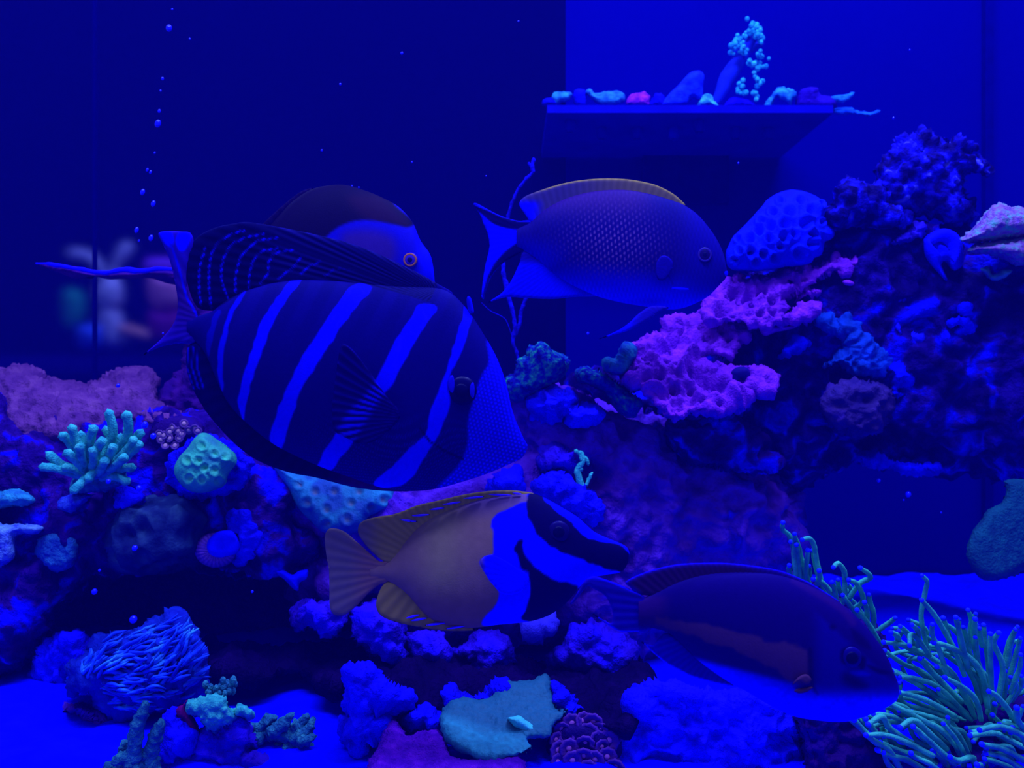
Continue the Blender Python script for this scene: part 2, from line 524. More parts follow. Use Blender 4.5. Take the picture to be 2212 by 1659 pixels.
class Fish:
    def __init__(self, name, label, Y, top, bot, ratio, paint, n=280, ring=180, flat=0.62, cat='fish', cap=0.03, noise=(), rg=1.0):
        self.rg = np.array([rg, rg, 1.0])
        self.Y = Y; self.top = spline(top, 8, False); self.bot = spline(bot, 8, False)
        self.ratio = ratio; self.flat = flat; self.cap = cap; self.paint = paint
        o1 = np.argsort(self.top[:, 0], kind='stable'); o2 = np.argsort(self.bot[:, 0], kind='stable')
        self.tx, self.ty = self.top[o1, 0], self.top[o1, 1]; self.bx, self.by = self.bot[o2, 0], self.bot[o2, 1]
        xa = max(self.tx[0], self.bx[0]); xb = min(self.tx[-1], self.bx[-1])
        t = (1 - np.cos(np.linspace(0, 1, n) * math.pi)) / 2
        t = 0.6 * t + 0.4 * np.linspace(0, 1, n)
        xs = xa + (xb - xa) * t
        self.xa, self.xb = xa, xb
        T = np.interp(xs, self.tx, self.ty); B = np.interp(xs, self.bx, self.by)
        W = self.halfwidth(xs)
        th = np.linspace(0, 2 * math.pi, ring, endpoint=False)
        cz = np.cos(th); cy = np.sin(th)
        sy = np.sign(cy) * np.abs(cy) ** (2 * flat)
        mid = (T + B) / 2; hh = (B - T) / 2
        px = np.repeat(xs, ring); py = (mid[:, None] - hh[:, None] * cz[None, :]).ravel()
        oy = (W[:, None] * sy[None, :]).ravel()          # + is towards the rear
        co = P(px, py, Y); co[:, 1] += oy
        # colours are laid out on the flank facing the viewer and mirrored to the other one
        near = Y - np.abs(oy)
        cpx = 1106 + (px - 1106) * Y / near; cpy = 829.5 + (py - 829.5) * Y / near
        col = SA(np.clip(paint(cpx, cpy), 0, 255)) * self.rg
        faces = []
        for i in range(n - 1):
            for k in range(ring):
                k2 = (k + 1) % ring
                faces.append((i * ring + k, (i + 1) * ring + k, (i + 1) * ring + k2, i * ring + k2))
        faces.append(tuple(range(ring))); faces.append(tuple((n - 1) * ring + k for k in reversed(range(ring))))
        loc = P((xa + xb) / 2, float(max(self.by)), Y)
        self.root = thing(name, loc, label, cat)
        if noise:
            co = co + vnormals(co, faces[:-2]) * displacement(co, noise, 3)[:, None]
        link('body', make_mesh('body', co - loc, faces, col), M_fish, self.root)

    def halfwidth(self, xs):
        T = np.interp(xs, self.tx, self.ty); B = np.interp(xs, self.bx, self.by)
        w = self.ratio * (B - T) / 2 / F * self.Y
        return self.cap * np.tanh(w / self.cap)

    def front(self, px, py):
        """distance of the near flank at a pixel"""
        x = px
        for _ in range(2):
            T = np.interp(x, self.tx, self.ty); B = np.interp(x, self.bx, self.by)
            c = np.clip((py - (T + B) / 2) / ((B - T) / 2 + 1e-9), -0.99, 0.99)
            w = self.halfwidth(np.array([x]))[0] * (1 - c * c) ** self.flat
            x = 1106 + (px - 1106) * (self.Y - w) / self.Y
        return self.Y - w

    def fin(self, name, outline, dy=0.0, thick=0.0012, h=4, rays=None, paint=None, depth=None, round_px=14, curve=True):
        d = depth if depth is not None else self.Y + dy
        pf = paint or self.paint
        def pc(px, py, co, dd):
            c = np.clip(pf(px, py), 0, 255).astype(float)
            if rays is not None:
                ang = np.arctan2(py - rays[1], px - rays[0])
                c = c * (1 + 0.06 * np.cos(ang * rays[2])[:, None])
            return SA(np.clip(c, 0, 255)) * self.rg
        r = None if rays is None else (rays[0], rays[1], rays[2], thick * 0.12)
        return solid(name, M_fin, outline, d, thick, parent=self.root, h=h, round_px=round_px, rays=r, paint=pc, curve=curve)

    def eye(self, px, py, r_px, white, ring=None, pupil=0.5, bulge=0.35):
        d = self.front(px, py); Y = self.Y
        c = P(px, py, d); r = r_px / F * d
        loc = np.array(self.root['_loc'])
        off = Y - d
        for side in (-1, 1):
            cc = c.copy(); cc[1] = Y + side * (off - 0.12 * r)
            if side == 1: cc[0], cc[2] = c[0] * 1.0, c[2]
            co, f = ICO3
            e = co * r * np.array([1, bulge, 1])
            eo = link('eye', make_mesh('eye', e, f), white, self.root, tuple(cc - loc))
            k = 0
            pr = r * pupil
            pz = co * pr * np.array([1, bulge * 0.9, 1])
            link('pupil', make_mesh('pupil', pz, f), M_pupil, eo, (0, side * r * bulge * 0.70, 0))
            if ring is not None:
                # iris: a flat torus about the pupil
                R, q = r * (pupil + 0.30), r * 0.17
                n1, n2 = 28, 8
                tc = []; tf = []
                for i in range(n1):
                    a = 2 * math.pi * i / n1
                    for j in range(n2):
                        b_ = 2 * math.pi * j / n2
                        tc.append(((R + q * math.cos(b_)) * math.cos(a), 0.5 * q * math.sin(b_), (R + q * math.cos(b_)) * math.sin(a)))
                        tf.append((i * n2 + j, ((i + 1) % n1) * n2 + j, ((i + 1) % n1) * n2 + (j + 1) % n2, i * n2 + (j + 1) % n2))
                link('iris', make_mesh('iris', np.array(tc), tf), ring, eo, (0, side * r * bulge * 0.62, 0))

# ---- 1. striped sailfin tang
z1 = lambda pts: zoomed(380, 380, 2.37, pts)
tang_stripes = [z1(p) for p in [
    [(205, 690), (175, 770), (150, 860), (165, 920), (180, 860), (200, 780), (228, 700)],
    [(340, 598), (290, 660), (240, 790), (212, 930), (220, 1060), (236, 1110), (242, 1050), (242, 960), (264, 800), (302, 690), (360, 590)],
    [(590, 535), (520, 620), (450, 720), (400, 850), (350, 1000), (320, 1130), (325, 1200), (350, 1250), (360, 1160), (390, 1050), (440, 900), (490, 770), (560, 640), (645, 533)],
    [(915, 555), (820, 660), (740, 780), (640, 940), (560, 1100), (500, 1260), (480, 1350), (512, 1395), (545, 1390), (600, 1220), (650, 1080), (740, 940), (840, 780), (930, 660), (1005, 570)],
    [(1245, 660), (1200, 730), (1130, 830), (1080, 930), (1030, 1030), (960, 1130), (870, 1220), (800, 1350), (725, 1480), (755, 1520), (795, 1510), (920, 1340), (990, 1230), (1050, 1140), (1110, 1060), (1180, 930), (1260, 790), (1335, 672)],
    [(1488, 625), (1460, 760), (1400, 930), (1380, 1010), (1330, 1130), (1290, 1230), (1280, 1310), (1200, 1390), (1100, 1490), (1010, 1575), (1070, 1600), (1180, 1570), (1250, 1480), (1310, 1380), (1360, 1300), (1405, 1160), (1392, 1060), (1450, 930), (1500, 780), (1522, 690)],
]]
tang_face = z1([(1590, 850), (1602, 950), (1560, 1030), (1520, 1150), (1495, 1250), (1490, 1380), (1440, 1490), (1330, 1615), (1500, 1640), (1900, 1480), (1860, 1330), (1760, 1180), (1680, 950), (1620, 850)])
tang_arcs = [z1(p) for p in [
    [(128, 660), (118, 560), (122, 470), (150, 370)],
    [(180, 670), (170, 560), (172, 460), (195, 370), (260, 310), (350, 278)],
    [(268, 630), (236, 540), (235, 460), (265, 380), (330, 325), (450, 295)],
    [(306, 595), (305, 520), (330, 420), (370, 370), (430, 330), (520, 318)],
    [(372, 580), (375, 510), (395, 440), (430, 390), (520, 370)],
    [(430, 555), (470, 500), (475, 440), (510, 395), (600, 380)],
    [(520, 525), (560, 500), (600, 470), (640, 420)], [(640, 500), (690, 460), (740, 440)], [(760, 510), (830, 475), (920, 490)]]]
fin_ray_from = np.array(z1([(1500, 700)])[0])

def tang_paint(px, py):
    n = len(px)
    p3 = np.stack([px, py, np.zeros(n)], -1)
    base = np.tile(np.array([3.0, 0, 96]), (n, 1))
    # broad faint bands between the bright ones
    faint = smooth(0.5 + 0.9 * np.sin((px * 0.88 + py * 0.47) / 8.2)) * 0.20
    base = mixc(base, np.tile(np.array([10.0, 2, 150]), (n, 1)), faint * smooth((790 - py) / 200))
    belly = smooth((py - 860) / 100) * smooth((px - 560) / 200)
    gx_, gy_ = (px + py * 0.25) / 6.2, (py - px * 0.1) / 6.2
    row = np.floor(gy_); d = np.hypot((gx_ + 0.5 * (row % 2)) % 1 - 0.5, gy_ % 1 - 0.5)
    dots = smooth((0.33 - d) / 0.16)
    base = mixc(base, np.tile(np.array([12.0, 4, 150]), (n, 1)), dots * belly * 0.7)
    wx, wy = wob(px, py, 16, 2.2, 3)
    for k, s in enumerate(tang_stripes):
        m = cmask(wx, wy, s, 2.0)
        c = np.tile(np.array([2.0, 1, 238 if k > 1 else (150 if k == 0 else 205)]), (n, 1))
        if k >= 2:                                  # fine squiggles inside the bands
            wig = smooth(0.2 - np.abs(vnoise(p3 / np.array([9.0, 14.0, 1]), 40 + k)) * 2.2 + 0.3)
            c = mixc(c, np.tile(np.array([24.0, 14, 200]), (n, 1)), wig * 0.55)
        base = mixc(base, c, m)
    f = cmask(px, py, tang_face, 4)
    gx2, gy2 = (px + 0.3 * py) / 9.0, (py - 0.25 * px) / 8.0
    row2 = np.floor(gy2); d2 = np.hypot((gx2 + 0.5 * (row2 % 2)) % 1 - 0.5, gy2 % 1 - 0.5)
    face = mixc(np.tile(np.array([3.0, 1, 178]), (n, 1)), np.tile(np.array([8.0, 4, 245]), (n, 1)), smooth((0.40 - d2) / 0.2))
    base = mixc(base, face, f)
    # gill slit and mouth line
    g = smooth((3.2 - line_d(px, py, z1([(1250, 1295), (1300, 1360), (1380, 1410), (1470, 1450)]))) / 2.5)
    base = mixc(base, np.tile(np.array([2.0, 0, 60]), (n, 1)), g)
    # sail and anal fin
    sail = cmask(px, py, tang_sail_zone, 2, 0)
    ang = np.arctan2(py - fin_ray_from[1], px - fin_ray_from[0])
    sc = np.tile(np.array([1.0, 0, 58]), (n, 1))
    sc = mixc(sc, np.tile(np.array([10.0, 8, 96]), (n, 1)), smooth((px - 520) / 120) * (0.5 + 0.5 * np.cos(ang * 190)))
    for a in tang_arcs:
        bead = 0.55 + 0.45 * np.cos((px + py) / 1.9)
        sc = mixc(sc, np.tile(np.array([6.0, 4, 225]), (n, 1)), smooth((3.6 - line_d(px, py, spline(a, 5, False))) / 2.0) * bead * smooth((790 - px) / 150))
    base = mixc(base, sc, sail)
    return base

def tang_anal_paint(px, py):
    n = len(px)
    c = np.tile(np.array([1.0, 0, 62]), (n, 1))
    for off in (0, 26, 52):
        l = z1([(62 + off, 880), (56 + off, 980), (90 + off, 1090)])
        c = mixc(c, np.tile(np.array([3.0, 1, 180]), (n, 1)), smooth((2.6 - line_d(px, py, l)) / 2))
    red = smooth((px - 690) / 80)
    return mixc(c, np.tile(np.array([34.0, 4, 90]), (n, 1)), red)

sail_edge = z1([(192, 690), (110, 672), (64, 570), (52, 460), (70, 380), (110, 312), (200, 265), (300, 243), (380, 237), (540, 264), (760, 310), (960, 368), (1200, 476), (1340, 552), (1420, 604)])
sail_base = z1([(1390, 660), (1250, 660), (1100, 625), (950, 590), (800, 565), (660, 556), (500, 572), (350, 620), (250, 668)])
tang_sail_zone = np.array(z1([(1300, 640), (1250, 632), (1100, 586), (950, 550), (800, 534), (660, 530), (500, 545), (350, 590), (190, 688), (0, 700), (0, 150), (600, 150), (1000, 340), (1345, 545)]))
T1 = 0.55
tang_top = z1([(60, 735), (130, 712), (190, 690), (250, 640), (350, 590), (500, 545), (660, 530), (800, 534), (950, 545), (1100, 560), (1230, 565), (1330, 570), (1410, 600), (1490, 682), (1560, 785), (1640, 925), (1690, 1060), (1722, 1200), (1765, 1310), (1800, 1378)])
tang_bot = z1([(60, 815), (110, 860), (160, 930), (215, 1060), (270, 1165), (350, 1255), (500, 1375), (700, 1475), (900, 1548), (1050, 1597), (1200, 1614), (1340, 1600), (1480, 1562), (1600, 1522), (1720, 1470), (1775, 1440), (1800, 1392)])
tang = Fish('sailfin_tang', 'large round dark tang with bright blue bands and a spotted face', T1, tang_top, tang_bot, 0.30, tang_paint, n=360, ring=260, cap=0.024, rg=0.6)
tang.fin('dorsal_fin', list(sail_edge) + list(sail_base), rays=(fin_ray_from[0], fin_ray_from[1], 150), round_px=18, h=3, thick=0.0016)
tang.fin('anal_fin', z1([(100, 850), (60, 880), (52, 950), (64, 1030), (105, 1125), (180, 1240), (300, 1370), (420, 1458), (580, 1518), (720, 1545), (900, 1592), (1060, 1612), (1200, 1612), (1050, 1570), (900, 1520), (700, 1440), (500, 1340), (360, 1230), (270, 1120), (210, 1000), (160, 880)]), paint=tang_anal_paint, rays=(940, 640, 120))
def tang_tail_paint(px, py):
    n = len(px)
    c = np.tile(np.array([30.0, 8, 120]), (n, 1))
    c = mixc(c, np.tile(np.array([22.0, 6, 150]), (n, 1)), smooth(np.abs(py - 650) / 110))
    c = mixc(c, np.tile(np.array([1.0, 1, 250]), (n, 1)), cmask(px, py, [(344, 502), (368, 500), (376, 520), (368, 534), (352, 522)], 3))
    c = mixc(c, np.tile(np.array([1.0, 1, 250]), (n, 1)), cmask(px, py, [(388, 502), (412, 504), (404, 536), (388, 542), (380, 520)], 3))
    return mixc(c, np.tile(np.array([4.0, 1, 200]), (n, 1)), smooth((4 - line_d(px, py, [(430, 690), (402, 640), (384, 570), (370, 530)])) / 3))
tang.fin('tail_fin', [(426, 676), (408, 640), (404, 590), (418, 530), (412, 504), (390, 500), (366, 499), (342, 504), (352, 528), (366, 560), (378, 610), (384, 660), (374, 700), (345, 735), (308, 768), (340, 752), (380, 742), (424, 738)], paint=tang_tail_paint, rays=(470, 700, 40), h=3)
def tang_pec_paint(px, py):
    n = len(px)
    c = np.tile(np.array([3.0, 0, 74]), (n, 1))
    bright = np.zeros(n)
    for s in tang_stripes[3:5]:
        bright = np.maximum(bright, cmask(px, py, s, 8))
    ang = np.arctan2(py - 905, px - 905)
    c = mixc(c, np.tile(np.array([8.0, 4, 200]), (n, 1)), bright * smooth(0.45 + 0.9 * np.cos(ang * 62)))
    return mixc(c, np.tile(np.array([10.0, 3, 140]), (n, 1)), 0.35 * smooth(0.9 * np.cos(ang * 62)))
d_p = tang.front(860, 880)
tang.fin('pectoral_fin', z1([(1150, 1225), (1080, 1130), (980, 985), (900, 885), (850, 865), (830, 940), (815, 1050), (800, 1180), (810, 1300), (880, 1345), (960, 1375), (1060, 1330)]), paint=tang_pec_paint,
         depth=lambda x, y: d_p - 0.004 - 0.00010 * (880 - x), rays=(905, 905, 62), round_px=8, h=3, thick=0.0008)
tang.eye(*z1([(1462, 1100)])[0], 33, mat_plain('tang_eye', (1, 0, 66), rough=0.35, spec=0.08), pupil=0.5)
# pale crescents of the eye rim
for (cx, cy, ry, rx) in ((1415, 1065, 19, 10), (1521, 1097, 17, 8)):
    ex, ey = z1([(cx, cy)])[0]
    dd = tang.front(ex, ey) - 0.0042
    tang.fin('eye_rim', [(ex + rx * 0.9 * math.cos(a) * (1 if math.cos(a) < 0 else 0.5), ey + ry * math.sin(a)) for a in np.linspace(0, 2 * math.pi, 12, endpoint=False)], depth=dd, thick=0.0012, h=2, round_px=6,
             paint=lambda px, py: np.tile(np.array([14.0, 6, 190]), (len(px), 1)))
# the dark bulging spine at the shoulder
sp = z1([(1488, 640), (1495, 615), (1510, 625), (1520, 660), (1525, 700), (1500, 700)])
tang.fin('first_spine', sp, thick=0.003, h=2, round_px=6, paint=lambda px, py: np.tile(np.array([2.0, 1, 190]), (len(px), 1)))

# ---- 2. dark fish with a ringed eye behind the tang
def brow_paint(px, py):
    n = len(px)
    c = np.tile(np.array([8.0, 2, 36]), (n, 1))
    c = mixc(c, np.tile(np.array([22.0, 6, 40]), (n, 1)), cmask(px, py, z1([(880, 110), (1050, 110), (1190, 250), (1100, 245), (980, 225)]), 14))
    blue = z1([(770, 310), (870, 243), (980, 226), (1120, 248), (1185, 262), (1215, 235), (1120, 150), (1145, 148), (1300, 300), (1400, 560), (1250, 700), (700, 620), (600, 500)])
    cb = np.tile(np.array([10.0, 6, 165]), (n, 1))
    cb = mixc(cb, np.tile(np.array([36.0, 20, 120]), (n, 1)), cmask(px, py, z1([(850, 300), (1000, 275), (1120, 330), (1100, 460), (900, 420)]), 18))
    cb = mixc(cb, np.tile(np.array([4.0, 4, 205]), (n, 1)), smooth((px - 890) / 30))
    return mixc(c, cb, cmask(px, py, blue, 4))
brow = Fish('dark_backed_surgeonfish', 'dark-backed fish with an orange-ringed eye, half hidden behind the striped tang', 0.68,
            z1([(215, 520), (260, 480), (350, 385), (450, 290), (540, 190), (600, 128), (680, 75), (760, 52), (860, 46), (960, 72), (1050, 108), (1140, 158), (1210, 235), (1252, 330), (1300, 400), (1318, 470), (1325, 545)]),
            z1([(215, 580), (300, 650), (420, 720), (600, 770), (800, 780), (980, 760), (1120, 700), (1230, 640), (1300, 590), (1325, 560)]), 0.34, brow_paint, n=220, ring=150, cap=0.035, rg=0.6)
brow.eye(886, 562, 17, mat_plain('brow_eye', (26, 14, 150), rough=0.3), ring=mat_plain('orange_iris', (104, 62, 66), rough=0.4), pupil=0.42, bulge=0.5)
brow.fin('tail_fin', z1([(225, 520), (160, 470), (95, 440), (120, 530), (100, 640), (165, 610), (228, 580)]), paint=lambda px, py: np.tile(np.array([20.0, 6, 90]), (len(px), 1)), rays=(520, 610, 40))
brow.fin('dorsal_fin', z1([(330, 410), (360, 340), (460, 230), (560, 140), (640, 80), (700, 62), (680, 90), (560, 190), (440, 320)]), paint=lambda px, py: np.tile(np.array([7.0, 1, 46]), (len(px), 1)), rays=(720, 620, 70))

# ---- 3. lyre-tailed scaled fish with a yellow dorsal edge
z3 = lambda pts: zoomed(980, 320, 3.16, pts)
def scaly_paint(px, py):
    n = len(px)
    u, v = (px - 980) * 3.16, (py - 320) * 3.16
    c = np.tile(np.array([10.0, 3, 96]), (n, 1))
    c = mixc(c, np.tile(np.array([42.0, 20, 98]), (n, 1)), smooth((560 - v) / 240) * smooth((1500 - u) / 300))
    low = smooth((v + (u - 900) * -0.10 - 720) / 300)
    low = np.maximum(low, smooth((900 - u) / 500) * smooth((v - 560) / 260))
    c = mixc(c, np.tile(np.array([3.0, 1, 250]), (n, 1)), low)  # blue belly, with light off the sand put into its brightness
    c = mixc(c, np.tile(np.array([10.0, 4, 128]), (n, 1)), smooth((u - 1480) / 200) * (1 - low) * 0.8)
    gx_, gy_ = (u - 0.10 * v) / 27.0, v / 41.0
    colm = np.floor(gx_); d = np.hypot((gx_ % 1 - 0.5) * 27 * 1.35, ((gy_ + 0.5 * (colm % 2)) % 1 - 0.5) * 41 * 0.75)
    patch = np.exp(-(((u - 1090) / 330) ** 2 + ((v - 640) / 230) ** 2) ** 1.3)
    c = mixc(c, np.tile(np.array([110.0, 76, 150]), (n, 1)), smooth((11 - d) / 7) * patch * 0.9)
    # scale rows seen as fine lines above
    c = c * (1 + 0.06 * np.sin(gx_ * 6.28)[:, None] * np.sin(gy_ * 3.14)[:, None])
    g = smooth((5 - line_d(u, v, [(1440, 730), (1450, 840), (1500, 930)])) / 5)
    c = mixc(c, np.tile(np.array([6.0, 1, 88]), (n, 1)), g * 0.6)
    return c
def scaly_dorsal(px, py):
    n = len(px); u, v = (px - 980) * 3.16, (py - 320) * 3.16
    c = np.tile(np.array([46.0, 40, 96]), (n, 1))
    c = mixc(c, np.tile(np.array([84.0, 76, 62]), (n, 1)), smooth((u - 700) / 600))
    e = spline(dors3_edge, 6, False)
    c = mixc(c, np.tile(np.array([118.0, 110, 50]), (n, 1)), smooth((5 - line_d(px, py, e)) / 4) * smooth((u - 480) / 200))
    rear = smooth((640 - u) / 120) * smooth((v - 330) / 60)
    return mixc(c, np.tile(np.array([3.0, 2, 215]), (n, 1)), rear)
dors3_edge = z3([(525, 505), (490, 455), (447, 385), (480, 335), (580, 292), (750, 240), (900, 215), (1050, 207), (1200, 214), (1330, 238), (1400, 260), (1480, 300), (1540, 345), (1580, 395)])
T3 = 0.74
scaly = Fish('scaled_damselfish', 'oval scaled fish with forked black-edged tail and yellow back fin above the gorgonian', T3,
             z3([(430, 548), (470, 530), (525, 503), (620, 420), (750, 350), (900, 305), (1050, 285), (1200, 287), (1350, 315), (1480, 353), (1570, 388), (1660, 450), (1740, 540), (1800, 630), (1840, 720), (1858, 800), (1868, 850)]),
             z3([(430, 680), (480, 702), (560, 755), (650, 832), (740, 900), (850, 960), (960, 1005), (1080, 1040), (1200, 1065), (1350, 1087), (1450, 1100), (1550, 1095), (1650, 1060), (1740, 1010), (1810, 940), (1855, 890), (1868, 862)]),
             0.36, scaly_paint, n=300, ring=220, cap=0.03, rg=0.5)
scaly.fin('dorsal_fin', list(dors3_edge) + z3([(1480, 395), (1350, 360), (1200, 335), (1050, 330), (900, 350), (750, 395), (620, 470), (560, 510)]), paint=scaly_dorsal, rays=(1290, 760, 150), h=3, round_px=10)
for (u, v, s) in ((1575, 392, 40), (1535, 350, 42), (1490, 312, 40), (1440, 285, 34)):      # separate front spines
    a = z3([(u - 6, v + 14), (u - 30 - s, v - 18 - s * 0.55), (u + 2, v - 4)])
    scaly.fin('dorsal_spine', a, paint=lambda px, py: np.tile(np.array([130.0, 120, 52]), (len(px), 1)), h=2, round_px=4, curve=False, thick=0.001)
def scaly_tail(px, py):
    n = len(px); c = np.tile(np.array([2.0, 1, 220]), (n, 1))
    up = z3([(128, 380), (145, 375), (230, 418), (330, 465), (440, 497), (560, 510), (560, 548), (440, 556), (300, 530), (215, 470), (150, 410)])
    lo = z3([(480, 640), (480, 705), (330, 792), (250, 890), (205, 1020), (200, 1000), (236, 870), (300, 760), (400, 668)])
    d = np.tile(np.array([2.0, 0, 66]), (n, 1))
    c = mixc(c, d, cmask(px, py, up, 2)); c = mixc(c, d, cmask(px, py, lo, 2))
    c = mixc(c, np.tile(np.array([2.0, 1, 190]), (n, 1)), smooth((2.6 - line_d(px, py, z3([(130, 382), (230, 420), (340, 470)]))) / 2))
    return c
scaly.fin('tail_fin', z3([(135, 383), (160, 378), (230, 416), (330, 465), (440, 496), (530, 500), (545, 600), (490, 700), (420, 735), (330, 792), (255, 885), (212, 1000), (205, 1032), (190, 1010), (200, 900), (216, 800), (240, 700), (244, 650), (230, 580), (205, 520), (180, 455)]), paint=scaly_tail, rays=(1160, 512, 50), h=3, round_px=8)
scaly.fin('anal_fin', z3([(480, 700), (450, 780), (410, 870), (370, 940), (320, 995), (240, 1048), (250, 1052), (360, 1017), (500, 1024), (680, 1030), (820, 1016), (980, 1008), (940, 960), (760, 880), (600, 760)]), paint=lambda px, py: mixc(np.tile(np.array([2.0, 1, 195]), (len(px), 1)), np.tile(np.array([10.0, 4, 120]), (len(px), 1)), smooth((575 - py) / 20)), rays=(1330, 480, 170), h=3, round_px=8)
scaly.fin('pelvic_fin', z3([(1400, 1075), (1330, 1085), (1250, 1140), (1200, 1190), (1120, 1245), (985, 1306), (1100, 1272), (1200, 1242), (1300, 1192), (1420, 1112), (1470, 1090)]), paint=lambda px, py: mixc(np.tile(np.array([20.0, 12, 150]), (len(px), 1)), np.tile(np.array([2.0, 1, 215]), (len(px), 1)), smooth((1390 - px) / 50)), rays=(1450, 655, 60), dy=-0.012, h=3, round_px=8)
dp3 = scaly.front(1440, 590)
scaly.fin('pectoral_fin', z3([(1500, 800), (1470, 745), (1420, 735), (1385, 780), (1380, 850), (1400, 900), (1450, 890)]), paint=lambda px, py: np.tile(np.array([10.0, 3, 122]), (len(px), 1)), depth=lambda x, y: dp3 - 0.003 - 0.0001 * (1460 - x), rays=(1460, 575, 40), h=3, round_px=8, thick=0.0008)
scaly.fin('pelvic_spine', z3([(1480, 955), (1530, 950), (1600, 958), (1595, 968), (1530, 966)]), paint=lambda px, py: np.tile(np.array([2.0, 1, 240]), (len(px), 1)), depth=scaly.front(1466, 622) - 0.002, h=2, round_px=3, thick=0.0008)
scaly.eye(*z3([(1712, 730)])[0], 18, mat_plain('scaly_eye', (6, 1, 74), rough=0.35, spec=0.08), ring=mat_plain('blue_iris', (22, 14, 130), rough=0.4), pupil=0.40, bulge=0.45)
scaly.fin('lip', z3([(1835, 835), (1868, 838), (1872, 865), (1845, 872)]), paint=lambda px, py: np.tile(np.array([2.0, 2, 235]), (len(px), 1)), thick=0.004, h=2, round_px=5)

# ---- 4. yellow rabbitfish with a black and white face
z4 = lambda pts: zoomed(680, 1040, 3.16, pts)
fox_white = z4([(1450, 130), (1400, 150), (1330, 180), (1250, 215), (1205, 260), (1205, 300), (1222, 345), (1220, 480), (1210, 500), (1150, 520), (1128, 560), (1168, 630), (1220, 700), (1258, 765), (1240, 830), (1200, 890), (1140, 948), (1180, 985), (1500, 990), (2300, 900), (2300, 300), (1700, 50), (1480, 60)])
fox_b1 = z4([(1478, 80), (1545, 92), (1600, 165), (1750, 285), (1850, 380), (1950, 408), (2060, 435), (2132, 470), (2148, 510), (2110, 612), (2040, 605), (1950, 580), (1800, 525), (1680, 480), (1560, 400), (1490, 310), (1460, 240), (1440, 180), (1448, 120)])
fox_b2 = z4([(1385, 408), (1420, 405), (1422, 470), (1480, 560), (1560, 630), (1640, 680), (1730, 690), (1800, 735), (1720, 860), (1600, 935), (1500, 965), (1415, 935), (1450, 860), (1470, 760), (1460, 640), (1420, 600), (1380, 510), (1362, 450)])
def fox_paint(px, py):
    n = len(px); u, v = (px - 680) * 3.16, (py - 1040) * 3.16
    p3 = np.stack([px, py, np.zeros(n)], -1)
    c = np.tile(np.array([84.0, 68, 96]), (n, 1))
    c = mixc(c, np.tile(np.array([92.0, 86, 90]), (n, 1)), np.exp(-((u - 860) / 150) ** 2) * 0.8)
    c = mixc(c, np.tile(np.array([72.0, 56, 150]), (n, 1)), smooth((300 - v) / 220) * smooth((u - 900) / 200))
    c = mixc(c, np.tile(np.array([82.0, 62, 84]), (n, 1)), smooth((v - 640) / 250))
    c = c * (1 + 0.04 * vnoise(p3 / 14, 3)[:, None])
    wx, wy = wob(px, py, 12, 2.5, 8)
    c = mixc(c, np.tile(np.array([1.0, 1, 254]), (n, 1)), cmask(wx, wy, fox_white, 3))
    k = np.tile(np.array([2.0, 0, 66]), (n, 1))
    c = mixc(c, k, cmask(wx, wy, fox_b1, 2.5)); c = mixc(c, k, cmask(wx, wy, fox_b2, 2.5))
    return c
def fox_fin(px, py):
    n = len(px)
    u, v = (px - 680) * 3.16, (py - 1040) * 3.16
    c = np.tile(np.array([92.0, 84, 62]), (n, 1))
    return mixc(c, np.tile(np.array([70.0, 64, 90]), (n, 1)), smooth((480 - u) / 150))
fox = Fish('foxface_rabbitfish', 'yellow rabbitfish with long snout and black-and-white striped face', 0.56,
           z4([(380, 575), (440, 562), (500, 548), (560, 485), (620, 405), (690, 325), (780, 255), (880, 205), (1000, 158), (1130, 118), (1280, 92), (1400, 82), (1500, 84), (1600, 128), (1700, 185), (1800, 248), (1900, 338), (2000, 388), (2080, 420), (2130, 450), (2148, 490)]),
           z4([(380, 662), (440, 670), (500, 680), (580, 730), (640, 780), (700, 850), (760, 915), (850, 968), (1000, 1000), (1130, 995), (1250, 978), (1400, 964), (1500, 948), (1600, 912), (1700, 845), (1780, 755), (1830, 695), (1890, 658), (1990, 637), (2090, 618), (2132, 565), (2148, 505)]),
           0.34, fox_paint, n=300, ring=220, cap=0.026)
fox.fin('dorsal_fin', z4([(470, 545), (380, 470), (312, 385), (294, 325), (325, 272), (430, 240), (520, 228), (600, 203), (700, 163), (850, 128), (1000, 93), (1150, 69), (1300, 60), (1420, 68), (1500, 88), (1400, 130), (1150, 160), (1000, 210), (880, 260), (780, 320), (690, 400), (620, 480), (540, 550)]), paint=fox_fin, rays=(1000, 1250, 80), h=3, round_px=10)
for (a, b_) in (((575, 262), (695, 272)), ((655, 236), (780, 226)), ((780, 194), (880, 181)), ((870, 160), (995, 140)), ((1010, 118), (1150, 104)), ((1180, 90), (1335, 94)), ((1345, 80), (1410, 86))):
    (x0, y0), (x1, y1) = z4([a, b_])
    fox.fin('fin_spine', [(x0, y0 - 0.5), ((x0 + x1) / 2, (y0 + y1) / 2 - 2.2), (x1, y1 - 1), (x1, y1 + 1), ((x0 + x1) / 2, (y0 + y1) / 2 + 2.2)], dy=-0.0032, thick=0.0012, h=1.6, round_px=3, paint=lambda px, py: np.tile(np.array([44.0, 26, 240]), (len(px), 1)))
fox.fin('tail_fin', z4([(500, 550), (440, 545), (380, 495), (290, 415), (215, 350), (150, 322), (95, 325), (68, 380), (78, 500), (96, 600), (100, 720), (102, 850), (125, 905), (165, 918), (215, 905), (290, 845), (370, 760), (440, 705), (500, 678)]), paint=lambda px, py: mixc(np.tile(np.array([66.0, 60, 100]), (len(px), 1)), np.tile(np.array([80.0, 60, 90]), (len(px), 1)), smooth((px - 740) / 60)), rays=(880, 1232, 45), h=3, round_px=10)
